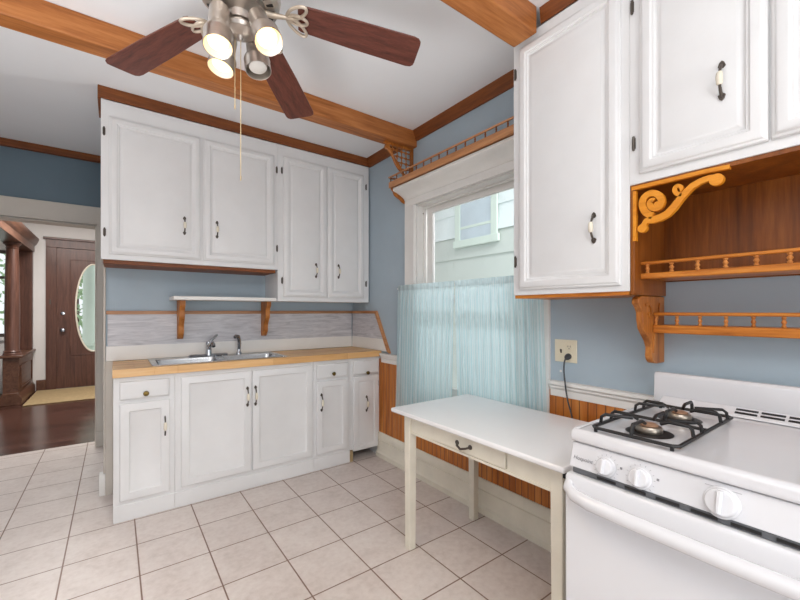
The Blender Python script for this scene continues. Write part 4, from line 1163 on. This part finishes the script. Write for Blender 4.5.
# hall window with simple sash
w2 = struct('window_2', MB().box(wx0-.09, wx0, HY-.025, HY, wz0-.02, wz1+.1).box(wx1, wx1+.022, HY-.025, HY, wz0-.02, wz1+.1).box(wx0, wx1, HY-.025, HY, wz1, wz1+.1).box(wx0-.1, wx1+.022, HY-.05, HY, wz0-.05, wz0), M['trimwhite'], 'bright hall window behind the column')
s2 = MB().box(wx0, wx0+.05, HY+.03, HY+.06, wz0, wz1).box(wx1-.03, wx1, HY+.03, HY+.06, wz0, wz1).box(wx0+.05, wx1-.03, HY+.03, HY+.06, wz1-.05, wz1).box(wx0+.05, wx1-.03, HY+.03, HY+.06, wz0, wz0+.05).box(wx0+.05, wx1-.03, HY+.03, HY+.06, 1.72, 1.76).build('sash', M['bronze'], w2)
MB().box(wx0+.05, wx1-.03, HY+.043, HY+.047, wz0+.05, wz1-.05).build('pane', M['glass'], s2)

# ================================================================== OUTSIDE
HX = 4.4
t = thing('neighbour_house', 'pale green sided house outside the kitchen window', 'house', (HX, 4.0, -1))
hb = on(438, 242, 'x', HX).z
def siding(z0, z1, y0, y1, mat, name, step=.34):
    mb = MB(); z = z0
    while z < z1-1e-4:
        e = min(z+step, z1)
        mb.prism([(HX, z), (HX-.022, z), (HX-.004, e), (HX, e)], 'y', y0, y1)
        z += step
    mb.box(HX, HX+.2, y0, y1, z0, z1)
    return mb.build(name, mat, t)
siding(-1, hb, .8, 9, M['sidingg'], 'lower_siding'); siding(hb, 6.5, .8, 9, M['sidingrefl'], 'upper_siding', .36)
q0, q1, q2, q3 = on(456, 200, 'x', HX-.03), on(498, 192, 'x', HX-.03), on(461, 242, 'x', HX-.03), on(498, 238, 'x', HX-.03)
wy1, wy0, wzb = q0.y, q1.y, on(460, 246, 'x', HX-.03).z; wzt = wzb+1.25
mb = MB(); f = .11
mb.box(HX-.06, HX-.023, wy0, wy0+f, wzb, wzt); mb.box(HX-.06, HX-.023, wy1-f, wy1, wzb, wzt); mb.box(HX-.06, HX-.023, wy0+f, wy1-f, wzt-f, wzt); mb.box(HX-.07, HX-.023, wy0-.03, wy1+.03, wzb-.03, wzb+f*.7)
zmid = on(480, 224, 'x', HX-.05).z
mb.box(HX-.05, HX-.023, wy0+f, wy1-f, zmid-.02, zmid+.02)
fr = mb.build('window_frame', M['porch'], t, .004)
MB().box(HX-.045, HX-.03, wy0+f, wy1-f, wzb+f*.7, wzt-f).build('window_pane', M['housewin'], fr)
# porch beyond the front door
t = thing('porch_column', 'pale porch column seen through the oval door glass', 'column', (-.30, 9.9, -.1))
MB().lathe([(.13,0), (.13,.12), (.105,.16), (.10,1.4), (.09,2.5), (.12,2.56), (.12,2.62)], (on(89,300,'y',9.9).x, 9.9, -.1), (0,0,1), 24).build('shaft', M['porch'], t)
MB().box(-1.6, 1.2, 9.75, 9.83, .55, .60).build('porch_rail', M['porch'], t)
def shrub(name, label, cx, cy, cz, r, n=900):
    mb = MB()
    for i in range(n):
        u = random.random()*2*PI; v = random.uniform(-1,1); rr = r*(random.random()**.4)
        c = Vector((cx+rr*math.sqrt(1-v*v)*math.cos(u), cy+rr*math.sqrt(1-v*v)*math.sin(u)*.6, cz+rr*v*1.3))
        a = Vector((random.gauss(0,1), random.gauss(0,1), random.gauss(0,1))).normalized()*.09; b = a.orthogonal().normalized()*.04
        mb.face([mb.v(c-a), mb.v(c+b), mb.v(c+a), mb.v(c-b)])
    t = thing(name, label, 'tree', (cx, cy, 0))
    mb.build('foliage', M['green'], t)
    MB().tube([(cx, cy, -.1), (cx, cy, cz)], [.08,.04], 10).build('trunk', M['darkwood'], t)
shrub('garden_tree', 'leafy green tree outside the front door glass', -.75, 12.2, 1.9, 1.5, 1500)
shrub('garden_tree.001', 'leafy green tree outside the hall window', -4.6, 14, 1.5, 1.5, 1200)
struct('floor.002', MB().box(-8, 9, 8.5, 20, -.3, -.1), M['porch'], 'pale ground outside the front door')

# ================================================================== LIGHT, WORLD, CAMERA
w = bpy.data.worlds.new('sky'); bpy.context.scene.world = w; w.use_nodes = True
nt = w.node_tree; bg = nt.nodes['Background']
bg.inputs[0].default_value = (.93, .97, 1.0, 1); bg.inputs[1].default_value = 1.25
def area(name, loc, tgt, size, energy, color=(1,1,1), sy=None, spread=180):
    li = bpy.data.lights.new(name, 'AREA'); li.energy = energy; li.color = color; li.size = size; li.spread = math.radians(spread)
    if sy: li.shape = 'RECTANGLE'; li.size_y = sy
    o = bpy.data.objects.new(name, li); C.objects.link(o); o.location = loc
    o.rotation_mode = 'QUATERNION'; o.rotation_quaternion = (Vector(tgt)-Vector(loc)).to_track_quat('-Z', 'Y')
    return o
area('rear_fill', (.3, -2.05, .95), (.75, 2.9, .75), 1.5, 44, (.975,.99,1.0))  # added fill behind the camera, flattens shading under the cabinets
area('overhead_fill', (.1, -.5, 2.55), (.3, .1, 0), 1.2, 36, (.98,.99,1.0))  # no fixture here: overhead fill added to brighten the floor
area('upward_fill', (-1.3, .3, .35), (-1.1, .5, 2.6), 1.5, 64, (.975,.99,1.0), None, 110)  # fill added below, aimed up to lift the ceiling
area('window_daylight', (3.6, 1.5, 3.7), (1.0, 2.1, .95), 1.4, 210, (.96,.98,1.0))
area('hall_fill', (-.6, 6.2, 2.62), (-.6, 6.4, 0), 1.2, 96, (1,.97,.94))  # unseen fill added to brighten the hall
cam = bpy.data.cameras.new('camera'); co = bpy.data.objects.new('camera', cam); C.objects.link(co)
cam.sensor_fit = 'HORIZONTAL'; cam.sensor_width = 36; cam.lens = 36*F/800
cam.shift_y = (PPY-300)/800
cam.clip_start = .02; cam.clip_end = 100
co.location = EYE
co.rotation_euler = Matrix((RT, UP, -FW)).transposed().to_euler()
sc = bpy.context.scene; sc.camera = co
sc.view_settings.view_transform = 'Standard'; sc.view_settings.look = 'None'
sc.view_settings.exposure = -0.2; sc.view_settings.gamma = 1.0
sc.cycles.max_bounces = 8; sc.cycles.diffuse_bounces = 5; sc.cycles.transparent_max_bounces = 12
sc.cycles.use_denoising = True
sc.cycles.sample_clamp_indirect = 4.0
